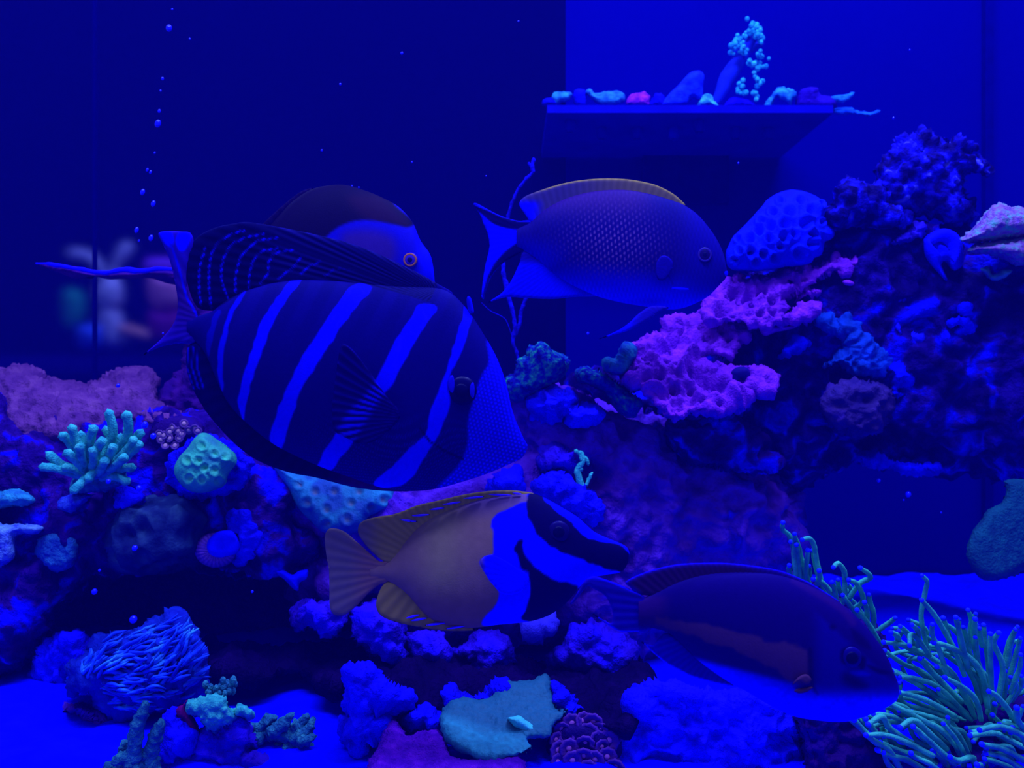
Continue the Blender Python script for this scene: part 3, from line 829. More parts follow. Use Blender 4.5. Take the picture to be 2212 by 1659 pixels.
fox.fin('anal_fin', z4([(480, 690), (435, 765), (418, 850), (455, 918), (560, 962), (700, 992), (850, 1016), (1000, 1022), (1100, 1010), (1000, 980), (850, 935), (740, 850), (640, 745), (540, 690)]), paint=fox_fin, rays=(1000, 1130, 60), h=3, round_px=10)
for (a, b_) in (((615, 935), (725, 908)), ((650, 952), (775, 930)), ((750, 982), (900, 964)), ((890, 1006), (1035, 984))):
    (x0, y0), (x1, y1) = z4([a, b_])
    fox.fin('fin_spine', [(x0, y0), ((x0 + x1) / 2, (y0 + y1) / 2 - 3), (x1, y1), ((x0 + x1) / 2, (y0 + y1) / 2 + 2.5)], depth=fox.front((x0 + x1) / 2, (y0 + y1) / 2) - 0.0022 if y1 < 1343 else None, dy=-0.0032, thick=0.0012, h=1.6, round_px=3, paint=lambda px, py: np.tile(np.array([44.0, 26, 240]), (len(px), 1)))
dp4 = fox.front(1110, 1250)
fox.fin('pectoral_fin', z4([(1455, 640), (1380, 590), (1300, 540), (1215, 503), (1150, 518), (1130, 560), (1170, 640), (1220, 710), (1290, 770), (1390, 760), (1455, 700)]), paint=lambda px, py: mixc(np.tile(np.array([1.0, 1, 250]), (len(px), 1)), np.tile(np.array([50.0, 36, 150]), (len(px), 1)), smooth((1052 - px) / 14)), depth=lambda x, y: dp4 - 0.0035 - 0.00005 * (1140 - x), rays=(1140, 1248, 40), h=3, round_px=8, thick=0.0008)
fox.eye(*z4([(1665, 345)])[0], 24, mat_plain('fox_eye', (6, 2, 86), rough=0.35, spec=0.08), pupil=0.55)

# ---- 5. purple tang with a brown flank, low at the right
z5 = lambda pts: zoomed(1200, 1180, 2.9105, pts)
def plum_paint(px, py):
    n = len(px); u, v = (px - 1200) * 2.9105, (py - 1180) * 2.9105
    p3 = np.stack([px, py, np.zeros(n)], -1)
    c = np.tile(np.array([9.0, 0, 96]), (n, 1))
    c = mixc(c, np.tile(np.array([32.0, 8, 98]), (n, 1)), smooth((760 - u) / 120) * smooth((v - 280) / 60) * smooth((560 - v) / 60) * 0.8)
    band = z5([(640, 440), (720, 462), (850, 475), (1000, 500), (1200, 550), (1350, 600), (1500, 610), (1575, 640), (1605, 700), (1600, 840), (1480, 860), (1400, 790), (1200, 690), (1050, 630), (900, 580), (760, 530), (650, 500)])
    wx, wy = wob(px, py, 14, 5, 5)
    belly = smooth((v - (470 + (u - 700) * 0.36)) / 210) * smooth((1760 - u + (v - 900) * 4) / 200)
    belly = np.maximum(belly, smooth((v - 830) / 150) * smooth((u - 900) / 300))
    c = mixc(c, np.tile(np.array([50.0, 28, 94]), (n, 1)), cmask(wx, wy, band, 5))
    c = mixc(c, np.tile(np.array([2.0, 1, 255]), (n, 1)), belly * (0.93 + 0.07 * vnoise(p3 / 8, 4)))
    # head: blue with dark marks round the eye and on the snout
    head = smooth((u - 1580) / 120) * smooth((v - (0.9 * u - 1090)) / 60)
    c = mixc(c, np.tile(np.array([8.0, 1, 132]), (n, 1)), head * (1 - belly) * 0.8)
    dk = np.tile(np.array([6.0, 0, 74]), (n, 1))
    for q, s in (([(1860, 520), (1930, 560), (1985, 640), (1940, 640), (1880, 590)], 5), ([(1960, 745), (2040, 770), (2115, 795), (2050, 805), (1985, 775)], 4),
                 ([(1790, 690), (1800, 650), (1850, 630), (1900, 640), (1850, 655), (1815, 690), (1830, 740), (1800, 730)], 4), ([(1590, 655), (1615, 660), (1620, 850), (1650, 930), (1610, 880), (1590, 790)], 6),
                 ([(1820, 800), (1900, 830), (1960, 880), (1880, 890), (1810, 850)], 12), ([(1740, 490), (1765, 505), (1745, 525), (1725, 510)], 5), ([(1900, 690), (1950, 700), (1945, 760), (1915, 770)], 4)):
        c = mixc(c, dk, cmask(px, py, z5(q), s) * 0.9)
    c = mixc(c, np.tile(np.array([2.0, 1, 190]), (n, 1)), cmask(px, py, z5([(1850, 790), (1930, 785), (1980, 810), (1900, 815)]), 4) * 0.7)
    c = mixc(c, np.tile(np.array([40.0, 10, 96]), (n, 1)), smooth((14 - line_d(px, py, spline(z5([(1500, 215), (1650, 300), (1800, 395), (1870, 480)]), 5, False))) / 12) * 0.5)
    return c
def plum_dorsal(px, py):
    n = len(px); c = np.tile(np.array([26.0, 8, 78]), (n, 1))
    u = (px - 1200) * 2.9105
    c = mixc(c, np.tile(np.array([18.0, 2, 112]), (n, 1)), smooth((u - 1150) / 200))
    e = spline(plum_edge, 6, False)
    c = mixc(c, np.tile(np.array([14.0, 2, 120]), (n, 1)), smooth((12 - line_d(px, py, e)) / 10))
    return mixc(c, np.tile(np.array([4.0, 1, 190]), (n, 1)), smooth((3 - line_d(px, py, e)) / 2.5))
plum_edge = z5([(520, 300), (470, 260), (440, 226), (520, 180), (640, 140), (780, 112), (950, 104), (1100, 107), (1250, 124), (1400, 150), (1500, 185), (1600, 230), (1700, 290), (1790, 352)])
plum = Fish('brown_flanked_tang', 'dark purple tang with a brown flank band and bright blue belly', 0.50,
            z5([(520, 330), (560, 322), (650, 275), (760, 222), (900, 180), (1050, 160), (1250, 158), (1400, 175), (1550, 222), (1700, 296), (1800, 362), (1900, 452), (1980, 540), (2050, 632), (2095, 715), (2125, 790), (2150, 850), (2160, 895)]),
            z5([(520, 505), (620, 517), (700, 540), (760, 590), (850, 680), (950, 762), (1080, 850), (1200, 912), (1350, 1000), (1500, 1068), (1650, 1094), (1780, 1104), (1880, 1090), (2000, 1050), (2090, 1008), (2145, 965), (2160, 910)]),
            0.36, plum_paint, n=300, ring=220, cap=0.026, rg=0.7)
plum.fin('dorsal_fin', list(plum_edge) + z5([(1700, 330), (1550, 260), (1400, 215), (1250, 200), (1050, 200), (900, 220), (760, 262), (650, 310)]), paint=plum_dorsal, rays=(1600, 1420, 110), h=3, round_px=10)
plum.fin('anal_fin', z5([(700, 545), (650, 575), (610, 622), (540, 600), (575, 630), (620, 675), (700, 737), (850, 816), (1000, 860), (1120, 880), (1060, 820), (900, 700), (790, 600)]), paint=lambda px, py: mixc(np.tile(np.array([4.0, 0, 150]), (len(px), 1)), np.tile(np.array([2.0, 1, 230]), (len(px), 1)), smooth((3.5 - line_d(px, py, z5([(545, 602), (620, 675), (700, 737), (850, 816), (1000, 860), (1120, 880)]))) / 3)), rays=(1600, 1330, 80), h=3, round_px=8)
plum.fin('tail_fin', z5([(560, 318), (450, 262), (330, 214), (250, 190), (205, 198), (165, 240), (125, 310), (90, 362), (112, 356), (165, 290), (205, 250), (240, 268), (310, 310), (350, 380), (362, 440), (352, 480), (330, 480), (270, 445), (212, 408), (300, 475), (400, 533), (500, 538), (600, 522), (600, 420)]), paint=lambda px, py: mixc(np.tile(np.array([10.0, 2, 142]), (len(px), 1)), np.tile(np.array([3.0, 1, 205]), (len(px), 1)), np.maximum(smooth((4.5 - line_d(px, py, z5([(205, 200), (330, 216), (450, 264), (580, 318)]))) / 4), smooth((4.5 - line_d(px, py, z5([(212, 408), (300, 475), (400, 533), (520, 536)]))) / 4))), rays=(1600, 1330, 90), h=2.5, round_px=7)
for q, c_ in (([(1490, 870), (1530, 820), (1580, 805), (1610, 840), (1580, 870), (1530, 850)], (56, 34, 86)), ([(1500, 905), (1560, 890), (1620, 885), (1580, 915), (1530, 925)], (66, 40, 82))):
    cx, cy = np.mean(z5(q), 0)
    plum.fin('pectoral_fin', z5(q), depth=plum.front(cx, cy) - 0.002, thick=0.0012, h=2.5, round_px=6, paint=lambda px, py, c_=c_: np.tile(np.array(c_, float), (len(px), 1)))
plum.eye(*z5([(1862, 700)])[0], 23, mat_plain('plum_eye', (4, 0, 110), rough=0.35, spec=0.08), pupil=0.6)
# ------------------------------------------------------------------ rocks
za = lambda pts: zoomed(0, 760, 3.16, pts)           # left reef
zb = lambda pts: zoomed(0, 1200, 3.16, pts)          # lower left
zc = lambda pts: zoomed(1080, 640, 3.16, pts)        # middle
zd = lambda pts: zoomed(1540, 250, 3.2917, pts)      # upper right
ze = lambda pts: zoomed(1540, 600, 3.2917, pts)      # right rock face
zf = lambda pts: zoomed(1650, 1000, 2.518, pts)      # lower right
zg = lambda pts: zoomed(580, 1280, 2.765, pts)       # bottom middle

M_rock = mat_noise('reef_rock', [(0.34, (8, 0, 66)), (0.47, (14, 1, 96)), (0.54, (24, 4, 112)), (0.60, (6, 2, 190)), (0.70, (3, 3, 250))], 34, bump=0.9, bump_scale=260, bdist=0.004, distort=0.6)
M_rock_arch = mat_noise('arch_rock', [(0.36, (3, 0, 56)), (0.48, (6, 0, 88)), (0.55, (12, 2, 112)), (0.61, (4, 2, 175)), (0.72, (3, 4, 245))], 34, bump=0.9, bump_scale=260, bdist=0.004, distort=0.8)
M_rock_crown = mat_noise('crown_rock', [(0.40, (3, 0, 70)), (0.52, (5, 2, 140)), (0.62, (10, 8, 215)), (0.74, (60, 66, 205))], 60, bump=0.9, bump_scale=260, bdist=0.004, distort=0.5)
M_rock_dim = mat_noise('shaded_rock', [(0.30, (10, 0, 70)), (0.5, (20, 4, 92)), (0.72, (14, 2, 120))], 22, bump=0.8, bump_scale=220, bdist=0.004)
M_rock_plum = mat_noise('plum_rock', [(0.30, (24, 4, 96)), (0.43, (46, 16, 160)), (0.54, (58, 26, 200)), (0.62, (34, 10, 150)), (0.72, (4, 2, 240))], 20, bump=0.8, bump_scale=240, bdist=0.004, distort=0.5)
M_rock_blue = mat_noise('pale_rock', [(0.28, (10, 4, 150)), (0.45, (6, 4, 215)), (0.62, (8, 6, 240)), (0.8, (2, 2, 255))], 30, bump=0.9, bump_scale=260, bdist=0.004, distort=0.3)
M_rock_mid = mat_noise('lumpy_rock', [(0.28, (16, 4, 120)), (0.5, (24, 8, 190)), (0.7, (10, 4, 225))], 26, bump=0.9, bump_scale=240, bdist=0.004)
ROCKN = [('fbm', 0.06, 0.014), ('ridge', 0.028, 0.006), ('knob', 0.016, 0.005), ('fbm', 0.010, 0.0022)]
LUMPN = [('soft', 0.03, 0.007), ('ridge', 0.016, 0.0035), ('knob', 0.011, 0.0040), ('fbm', 0.006, 0.0014)]

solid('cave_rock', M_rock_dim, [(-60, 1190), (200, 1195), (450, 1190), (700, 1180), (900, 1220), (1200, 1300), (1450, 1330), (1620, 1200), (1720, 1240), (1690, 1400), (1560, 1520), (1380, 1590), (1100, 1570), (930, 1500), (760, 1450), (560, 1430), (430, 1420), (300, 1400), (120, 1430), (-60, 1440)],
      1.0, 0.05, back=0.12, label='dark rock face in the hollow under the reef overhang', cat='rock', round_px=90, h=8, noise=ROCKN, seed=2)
solid('shade_dark_rubble_bank', mat_noise('shade_dark_bank', [(0.3, (2, 0, 34)), (0.55, (5, 0, 50)), (0.75, (10, 1, 70))], 26, bump=0.9, bump_scale=240, bdist=0.004), [(420, 1398), (520, 1392), (620, 1400), (750, 1398), (900, 1410), (1050, 1420), (1200, 1430), (1330, 1425), (1400, 1430), (1395, 1510), (1360, 1565), (1320, 1575), (1240, 1545), (1190, 1505), (1080, 1500), (970, 1510), (935, 1545), (895, 1535), (850, 1505), (780, 1482), (700, 1478), (640, 1445), (560, 1468), (460, 1450)],
      lambda x, y: 488.0 / (y - 829.5) - 0.030, 0.012, back=0.02, label='low bank of rubble beneath the hanging lumps, hollow shade put into its dark colour', cat='rock', round_px=36, h=4, noise=ROCKN, seed=9)  # shade of the hollow is put into the dark rubble colour
solid('shelf_rock', M_rock, [(-80, 890), (60, 900), (200, 905), (330, 890), (430, 900), (560, 955), (640, 1020), (660, 1100), (700, 1170), (690, 1215), (600, 1245), (520, 1238), (430, 1228), (330, 1235), (230, 1238), (165, 1265), (110, 1330), (70, 1400), (-80, 1420)],
      lambda x, y: 0.86 - 0.00012 * (y - 1000), 0.07, back=0.14, label='rough reef shelf at far left carrying the teal branching coral', cat='rock', round_px=110, h=5, noise=ROCKN, seed=3)
solid('middle_rock', M_rock_plum, [(590, 1070), (700, 1000), (850, 1020), (1000, 1030), (1110, 975), (1095, 900), (1120, 850), (1180, 838), (1240, 850), (1300, 870), (1430, 885), (1560, 940), (1700, 1040), (1738, 1100), (1725, 1180), (1680, 1230), (1560, 1310), (1450, 1400), (1380, 1440), (1290, 1440), (1180, 1390), (1080, 1390), (960, 1400), (860, 1370), (790, 1320), (730, 1340), (660, 1310), (650, 1240), (690, 1200), (640, 1140)],
      lambda x, y: 0.90 + 0.00008 * (x - 1150), 0.09, back=0.16, label='dull purple rock mass behind the yellow rabbitfish', cat='rock', round_px=150, h=6, noise=ROCKN, seed=4)
solid('arch_rock', M_rock_arch, [(1225, 840), (1290, 800), (1400, 820), (1500, 760), (1560, 640), (1640, 560), (1780, 490), (1830, 440), (1900, 400), (1960, 430), (2010, 480), (2090, 500), (2160, 500), (2290, 510), (2480, 560), (2600, 760), (2620, 1100), (2600, 1420), (2420, 1450), (2300, 1400), (2290, 1250), (2320, 1120), (2290, 1060), (2212, 1045), (2110, 1015), (2030, 1010), (1940, 1000), (1840, 985), (1760, 1010), (1690, 1040), (1640, 1010), (1540, 1000), (1440, 960), (1330, 900)],
      lambda x, y: 0.955 - 0.00008 * (x - 1700), 0.08, back=0.06, label='big dark reef rock forming the arch at the right', cat='rock', round_px=170, h=6, noise=ROCKN, seed=5)
solid('crown_rock', M_rock_crown, zd([(1130, 480), (1150, 350), (1220, 290), (1290, 190), (1340, 120), (1420, 130), (1500, 90), (1580, 120), (1650, 160), (1740, 145), (1830, 180), (1870, 220), (1850, 260), (1930, 310), (1960, 390), (1945, 440), (1880, 410), (1800, 440), (1800, 560), (1860, 640), (1860, 740), (1700, 760), (1560, 720), (1380, 720), (1200, 700), (1120, 600)]),
      0.92, 0.05, back=0.07, label='knobbly rock crowning the arch at upper right', cat='rock', round_px=60, h=3.5, noise=[('soft', 0.03, 0.006), ('knob', 0.012, 0.008), ('pit', 0.032, 0.014), ('fbm', 0.008, 0.0015)], seed=6)
solid('ledge_rock', M_rock_crown, zd([(880, 560), (910, 490), (990, 448), (1060, 470), (1120, 500), (1200, 480), (1240, 560), (1230, 640), (1330, 700), (1380, 770), (1250, 770), (1060, 770), (850, 770), (820, 690), (880, 640)]),
      0.88, 0.035, back=0.05, label='crusted ledge between the honeycomb coral and the crown rock', cat='rock', round_px=36, h=3.5, noise=LUMPN, seed=7)
for k, (pts, lab, dd) in enumerate([
    (zg([(140, 170), (160, 90), (230, 30), (330, 50), (430, 60), (455, 160), (420, 270), (330, 270), (240, 215), (180, 240)]), 'rounded blue lump hanging under the rabbitfish tail', 0.82),
    (zg([(530, 180), (600, 90), (720, 90), (800, 150), (810, 300), (795, 400), (700, 390), (600, 330)]), 'blue lobe of rock below the rabbitfish anal fin', 0.81),
    (zg([(790, 240), (900, 220), (1020, 240), (1070, 330), (1080, 395), (970, 436), (890, 410), (820, 330)]), 'drooping blue rock lobe next to the dark hollow', 0.82),
    (zg([(1105, 360), (1190, 300), (1280, 240), (1400, 270), (1450, 370), (1400, 470), (1300, 490), (1230, 450), (1190, 390)]), 'knobbly blue rock lump above the teal plate coral', 0.83),
    (zg([(1665, 400), (1720, 330), (1790, 250), (1900, 200), (2060, 220), (2170, 300), (2180, 420), (2140, 530), (2000, 510), (1880, 515), (1780, 450), (1700, 450)]), 'round bubbly rock lump under the purple tang tail', 0.84),
    (zg([(1520, 200), (1560, 140), (1640, 150), (1700, 130), (1700, 220), (1640, 240), (1580, 270), (1540, 250)]), 'small pale chip of rock below the rabbitfish chin', 0.80)]):
    solid('rock_lump', M_rock_mid if k != 5 else mat_plain('pale_chip', (28, 26, 190), bump=0.5), pts, dd - 0.055, 0.035, back=0.09, label=lab, cat='rock', round_px=38, h=3.5, noise=LUMPN, seed=20 + k, group='lumps under the reef overhang')

for k, (pts, lab, dd, m) in enumerate([
    (zc([(225, 760), (260, 690), (320, 640), (400, 640), (500, 680), (520, 750), (640, 760), (672, 830), (560, 870), (500, 870), (440, 810), (380, 840), (290, 830)]), 'pale blue crust on the rock just right of the tang snout', 0.80, M_rock_blue),
    (zc([(280, 1120), (340, 1050), (410, 1020), (500, 1060), (545, 1140), (470, 1210), (380, 1190), (300, 1180)]), 'dull blue crust beside the tiny teal branch', 0.805, M_rock_mid),
    (zc([(230, 1290), (300, 1235), (400, 1190), (510, 1260), (600, 1325), (700, 1410), (724, 1470), (640, 1560), (560, 1520), (430, 1430), (300, 1350)]), 'bright blue boulder above the rabbitfish forehead', 0.79, M_rock_blue),
    (zc([(-60, 1290), (20, 1215), (110, 1220), (145, 1280), (130, 1340), (-40, 1340)]), 'small pale knob below the tang chin', 0.80, M_rock_blue),
    (za([(800, 1050), (820, 960), (890, 930), (980, 960), (1000, 1020), (930, 1080), (850, 1100)]), 'bright blue nub beneath the teal branching coral', 0.79, M_rock_blue),
    (zg([(430, 560), (450, 460), (500, 440), (560, 435), (640, 480), (690, 550), (780, 590), (850, 605), (852, 680), (800, 720), (740, 742), (640, 715), (710, 760), (690, 850), (600, 900), (560, 955), (510, 950), (480, 860), (450, 790), (490, 740), (440, 680)]), 'blue rubble rock standing on the sand below the hollow', 0.665, M_rock_blue),
    (zg([(810, 750), (870, 692), (1000, 690), (1045, 770), (1045, 870), (950, 840), (860, 800)]), 'flat blue stone at the left edge of the teal plate coral', 0.665, M_rock_blue),
    (zg([(1050, 690), (1060, 590), (1110, 555), (1180, 610), (1260, 590), (1340, 550), (1430, 540), (1460, 620), (1300, 680), (1150, 700)]), 'blue stones behind the teal plate coral', 0.69, M_rock_blue),
    (zg([(1690, 560), (1720, 545), (1770, 590), (1830, 670), (1850, 720), (1800, 760), (1720, 700)]), 'blue stone at the right edge of the teal plate coral', 0.68, M_rock_blue),
    (zb([(225, 850), (240, 690), (300, 600), (400, 545), (520, 520), (610, 580), (640, 640), (560, 730), (470, 800), (440, 870), (330, 880)]), 'crumbly blue rock left of the stringy coral', 0.80, M_rock_blue),
    (zb([(420, 1065), (520, 1000), (700, 1090), (880, 1130), (885, 1220), (730, 1225), (640, 1170), (560, 1100)]), 'flat plum rubble under the stringy coral', 0.73, M_rock_plum),
    (zb([(1095, 1180), (1130, 1100), (1190, 1050), (1215, 1130), (1290, 1240), (1300, 1340), (1190, 1400), (1160, 1560), (1060, 1560)]), 'bright blue stone behind the teal finger coral', 0.66, M_rock_blue),
    (zb([(1330, 1300), (1390, 1200), (1500, 1190), (1620, 1100), (1700, 1180), (1760, 1290), (1700, 1330), (1830, 1400), (1840, 1560), (1150, 1560), (1180, 1420), (1290, 1370)]), 'dark blue rubble base under the teal knob coral', 0.67, M_rock_mid),
    ([(1350, 1560), (1360, 1510), (1410, 1480), (1480, 1480), (1560, 1500), (1640, 1490), (1720, 1540), (1745, 1640), (1750, 1720), (1330, 1720), (1330, 1620)], 'large lumpy pale blue rock under the purple tang', 0.665, M_rock_blue),
    ([(1712, 1530), (1800, 1520), (1885, 1540), (1890, 1600), (1885, 1720), (1745, 1720), (1735, 1640)], 'dark upright rock pillar beside the green torch coral', 0.64, M_rock_dim),
    ([(440, 1415), (520, 1400), (640, 1415), (720, 1440), (740, 1470), (640, 1470), (560, 1480), (470, 1470)], 'low plum rubble behind the sand patch', 0.86, M_rock_dim),
    (zc([(1150, 870), (1250, 830), (1400, 830), (1550, 790), (1700, 880), (1830, 970), (1800, 1060), (1900, 1130), (1700, 1200), (1500, 1190), (1300, 1120), (1180, 1020)]), 'mottled rock under the purple plate coral', 0.84, M_rock),
    (ze([(820, 830), (900, 760), (1050, 730), (1180, 760), (1250, 850), (1230, 1000), (1130, 1110), (950, 1130), (840, 1050), (800, 940)]), 'olive-tinged boulder in the face of the arch', 0.83, mat_noise('olive_rock', [(0.3, (16, 10, 92)), (0.55, (30, 20, 104)), (0.75, (26, 10, 150))], 24, bump=0.7, bump_scale=240, bdist=0.004))]):
    solid('reef_stone', m, pts, dd, 0.028, back=0.05, label=lab, cat='rock', round_px=26, h=3, noise=LUMPN if k != 13 else LUMPN + [('knob', 0.03, 0.008)], seed=40 + k)

# ------------------------------------------------------------------ crusts and sponges on the arch
for k, (pts, lab, c, dd) in enumerate([
    (ze([(690, 290), (760, 250), (850, 285), (900, 335), (960, 250), (1010, 310), (1080, 400), (1150, 480), (1230, 540), (1240, 610), (1220, 690), (1120, 690), (1000, 680), (880, 620), (770, 650), (850, 570), (960, 490), (890, 390), (780, 375)]), 'cyan-blue crust creeping down the middle of the arch', (6, 46, 196), 0.82),
    (ze([(1290, 420), (1310, 320), (1350, 350), (1430, 380), (1495, 445), (1440, 460), (1350, 440), (1500, 480), (1440, 520), (1200, 510), (1210, 470)]), 'pale blue sponge right of the cyan crust', (10, 10, 220), 0.83),
    (ze([(1650, 340), (1700, 290), (1770, 270), (1740, 200), (1800, 175), (1860, 190), (1825, 270), (1845, 350), (1790, 400), (1725, 400), (1730, 345)]), 'bright blue crust below the ear-shaped coral', (3, 4, 232), 0.81),
    (ze([(1250, 640), (1330, 630), (1400, 675), (1395, 740), (1310, 790), (1400, 830), (1320, 850), (1250, 830), (1290, 760)]), 'small blue flakes at the foot of the cyan crust', (2, 4, 228), 0.82),
    (ze([(995, 1215), (1050, 1250), (1150, 1272), (1250, 1290), (1400, 1330), (1500, 1345), (1610, 1345), (1580, 1365), (1500, 1378), (1380, 1388), (1250, 1345), (1100, 1312), (1030, 1275)]), 'bright lower lip of the arch over the open water', (1, 1, 205), 0.83),
    (ze([(470, 570), (520, 500), (590, 430), (670, 455), (640, 490), (560, 540), (500, 570)]), 'small leaf-shaped blue sponge beside the purple plate', (3, 3, 215), 0.80),
    (ze([(40, 1000), (70, 950), (150, 930), (200, 950), (170, 1000), (100, 1045), (50, 1040)]), 'blue sponge tip under the purple plate coral', (6, 20, 160), 0.79),
    (ze([(1290, 110), (1400, 105), (1430, 150), (1350, 170), (1280, 150)]), 'thin blue crust above the pale sponge', (4, 2, 190), 0.83),
    (zd([(1245, 915), (1290, 870), (1380, 830), (1440, 770), (1510, 780), (1500, 830), (1500, 890), (1400, 910)]), 'lilac-blue crust left of the ear-shaped coral', (22, 10, 190), 0.83)]):
    solid('sponge_crust', mat_noise('crust_%d' % k, [(0.3, tuple(v * 0.72 for v in c)), (0.6, c), (0.8, tuple(min(255, v * 1.12 + 4) for v in c))], 60, bump=0.7, bump_scale=500), pts, dd + 0.042, 0.020, back=0.03, label=lab, cat='sponge', round_px=22, h=2.6, noise=[('soft', 0.02, 0.006), ('ridge', 0.012, 0.0035), ('knob', 0.006, 0.0022)], seed=70 + k)

# ------------------------------------------------------------------ massive and plate corals
def craters(list_, amp):
    def f(px, py):
        r = np.zeros(len(px))
        for (x, y, rad) in list_:
            d = np.hypot(px - x, py - y) / rad
            r += amp * (0.55 * np.exp(-((d - 1.05) / 0.38) ** 2) - 1.0 * np.exp(-(d / 0.72) ** 2))
        return r
    return f

solid('purple_plate_coral', mat_noise('dusky_purple_coral', [(0.3, (46, 20, 96)), (0.55, (62, 33, 114)), (0.8, (78, 48, 128))], 60, bump=0.8, bump_scale=420, bdist=0.003),
      [(-60, 800), (0, 794), (40, 786), (80, 794), (110, 815), (140, 825), (175, 832), (215, 815), (260, 800), (300, 795), (325, 800), (339, 825), (334, 850), (350, 878), (385, 892), (398, 906), (350, 922), (290, 915), (240, 920), (190, 945), (60, 950), (-60, 945)],
      lambda x, y: 0.88 - 0.0006 * (y - 860), 0.03, back=0.05, label='dusky purple wrinkled plate coral along the far left reef', cat='coral', round_px=44, h=3.5, noise=[('soft', 0.03, 0.004), ('ridge', 0.011, 0.0032), ('knob', 0.006, 0.0012)], seed=90)

mag = mat_noise('magenta_coral', [(0.3, (64, 14, 180)), (0.55, (82, 22, 205)), (0.8, (98, 32, 220))], 70, bump=0.9, bump_scale=380, bdist=0.003)
MAGN = [('fbm', 0.035, 0.006), ('ridge', 0.016, 0.003), ('hole', 0.018, 0.006), ('knob', 0.0075, 0.0034)]
def hollows(z, s, lst, amp):
    q = [z([(u, v)])[0] + (r / s,) for u, v, r in lst]
    return lambda px, py: -amp * np.clip(sum(np.exp(-(((px - x) / (r * 1.25)) ** 2 + ((py - y) / (r * 0.85)) ** 2) ** 1.6) for x, y, r in q), 0, 1)
low_hollows = None
root = thing('magenta_plate_coral', P(1560, 900, 0.83), 'large magenta plate coral with a bumpy swirled surface in front of the arch', 'coral')
solid('upper_plate', mag, zd([(-40, 1270), (0, 1225), (50, 1170), (200, 1120), (235, 1160), (400, 1120), (560, 1080), (640, 1060), (720, 1078), (800, 1030), (900, 1010), (1000, 1003), (1055, 1030), (1050, 1062), (990, 1080), (960, 1130), (860, 1130), (800, 1160), (720, 1190), (730, 1262), (640, 1290), (560, 1320), (520, 1390), (570, 1385), (640, 1340), (720, 1345), (732, 1390), (690, 1440), (600, 1462), (480, 1475), (360, 1520), (200, 1480), (100, 1470), (-40, 1470)]),
      lambda x, y: 0.845 + 0.00042 * (640 - y), 0.016, back=0.02, parent=root, round_px=26, h=2.6, noise=MAGN, seed=91, disp=hollows(zd, 3.29, [(140, 1270, 35), (265, 1275, 40), (350, 1240, 28), (420, 1300, 36), (50, 1390, 45), (190, 1330, 18), (560, 1290, 50), (630, 1250, 40), (430, 1410, 30), (330, 1425, 20), (280, 1350, 16), (550, 1185, 16), (650, 1165, 18), (860, 1100, 30), (700, 1220, 26), (150, 1180, 16)], 0.020))
solid('lower_plate', mag, zc([(1100, 200), (1150, 150), (1200, 128), (1350, 120), (1430, 150), (1540, 180), (1650, 198), (1678, 300), (1625, 335), (1600, 400), (1560, 442), (1490, 432), (1440, 400), (1400, 420), (1470, 468), (1560, 482), (1700, 468), (1780, 474), (1830, 510), (1868, 580), (1850, 632), (1790, 662), (1700, 645), (1690, 685), (1600, 725), (1570, 765), (1500, 792), (1380, 802), (1290, 812), (1200, 838), (1140, 812), (1085, 760), (1050, 720), (980, 640), (900, 590), (838, 540), (866, 440), (920, 340), (960, 300), (1060, 250)]),
      lambda x, y: 0.825 + 0.00048 * (780 - y), 0.016, back=0.018, parent=root, round_px=22, h=2.6, noise=MAGN, seed=92,
      disp=lambda px, py: hollows(zc, 3.16, [(1080, 555, 34), (1010, 580, 26), (1640, 565, 30), (1130, 450, 12), (1190, 480, 14), (1450, 432, 26), (1380, 705, 18), (1500, 742, 16), (1240, 745, 16), (1040, 400, 10), (980, 440, 10), (1000, 500, 10), (1180, 620, 14), (1300, 640, 16), (1500, 250, 14), (1560, 300, 16), (1420, 330, 14)], 0.014)(px, py) + 0.012 * np.exp(-(line_d(px, py, spline(zc([(1230, 520), (1290, 400), (1330, 380)]), 4, False)) / 7) ** 2) - 0.014 * cmask(px, py, zc([(1070, 370), (1180, 250), (1330, 260), (1330, 310), (1200, 380)]), 12) - 0.016 * cmask(px, py, zc([(1290, 480), (1450, 500), (1560, 600), (1500, 660), (1350, 590)]), 12) + 0.010 * cmask(px, py, zc([(1530, 660), (1600, 625), (1680, 660), (1640, 700), (1560, 700)]), 8))
for q in ([(360, 1500), (420, 1490), (580, 1490), (570, 1510), (450, 1535), (375, 1560), (340, 1530)], [(925, 1180), (960, 1170), (1000, 1190), (985, 1205), (945, 1200)]):
    solid('outer_lobe', mag, zd(q), 0.83, 0.010, parent=root, round_px=12, h=3, noise=[('soft', 0.02, 0.002)], seed=93)
sn = tube_mesh(curve3(P(np.array([1585, 1592, 1608, 1612]), np.array([825, 808, 806, 822]), 0.795)), [0.004, 0.006, 0.006, 0.004], 8)
o = link('snail_shell', make_mesh('snail_shell', sn[0] - P(1600, 830, 0.795), sn[1]), mat_plain('dark_snail', (10, 2, 110), bump=0.3), None, tuple(P(1600, 830, 0.795)))
tag(o, 'small dark curled snail on the lower magenta plate', 'snail')

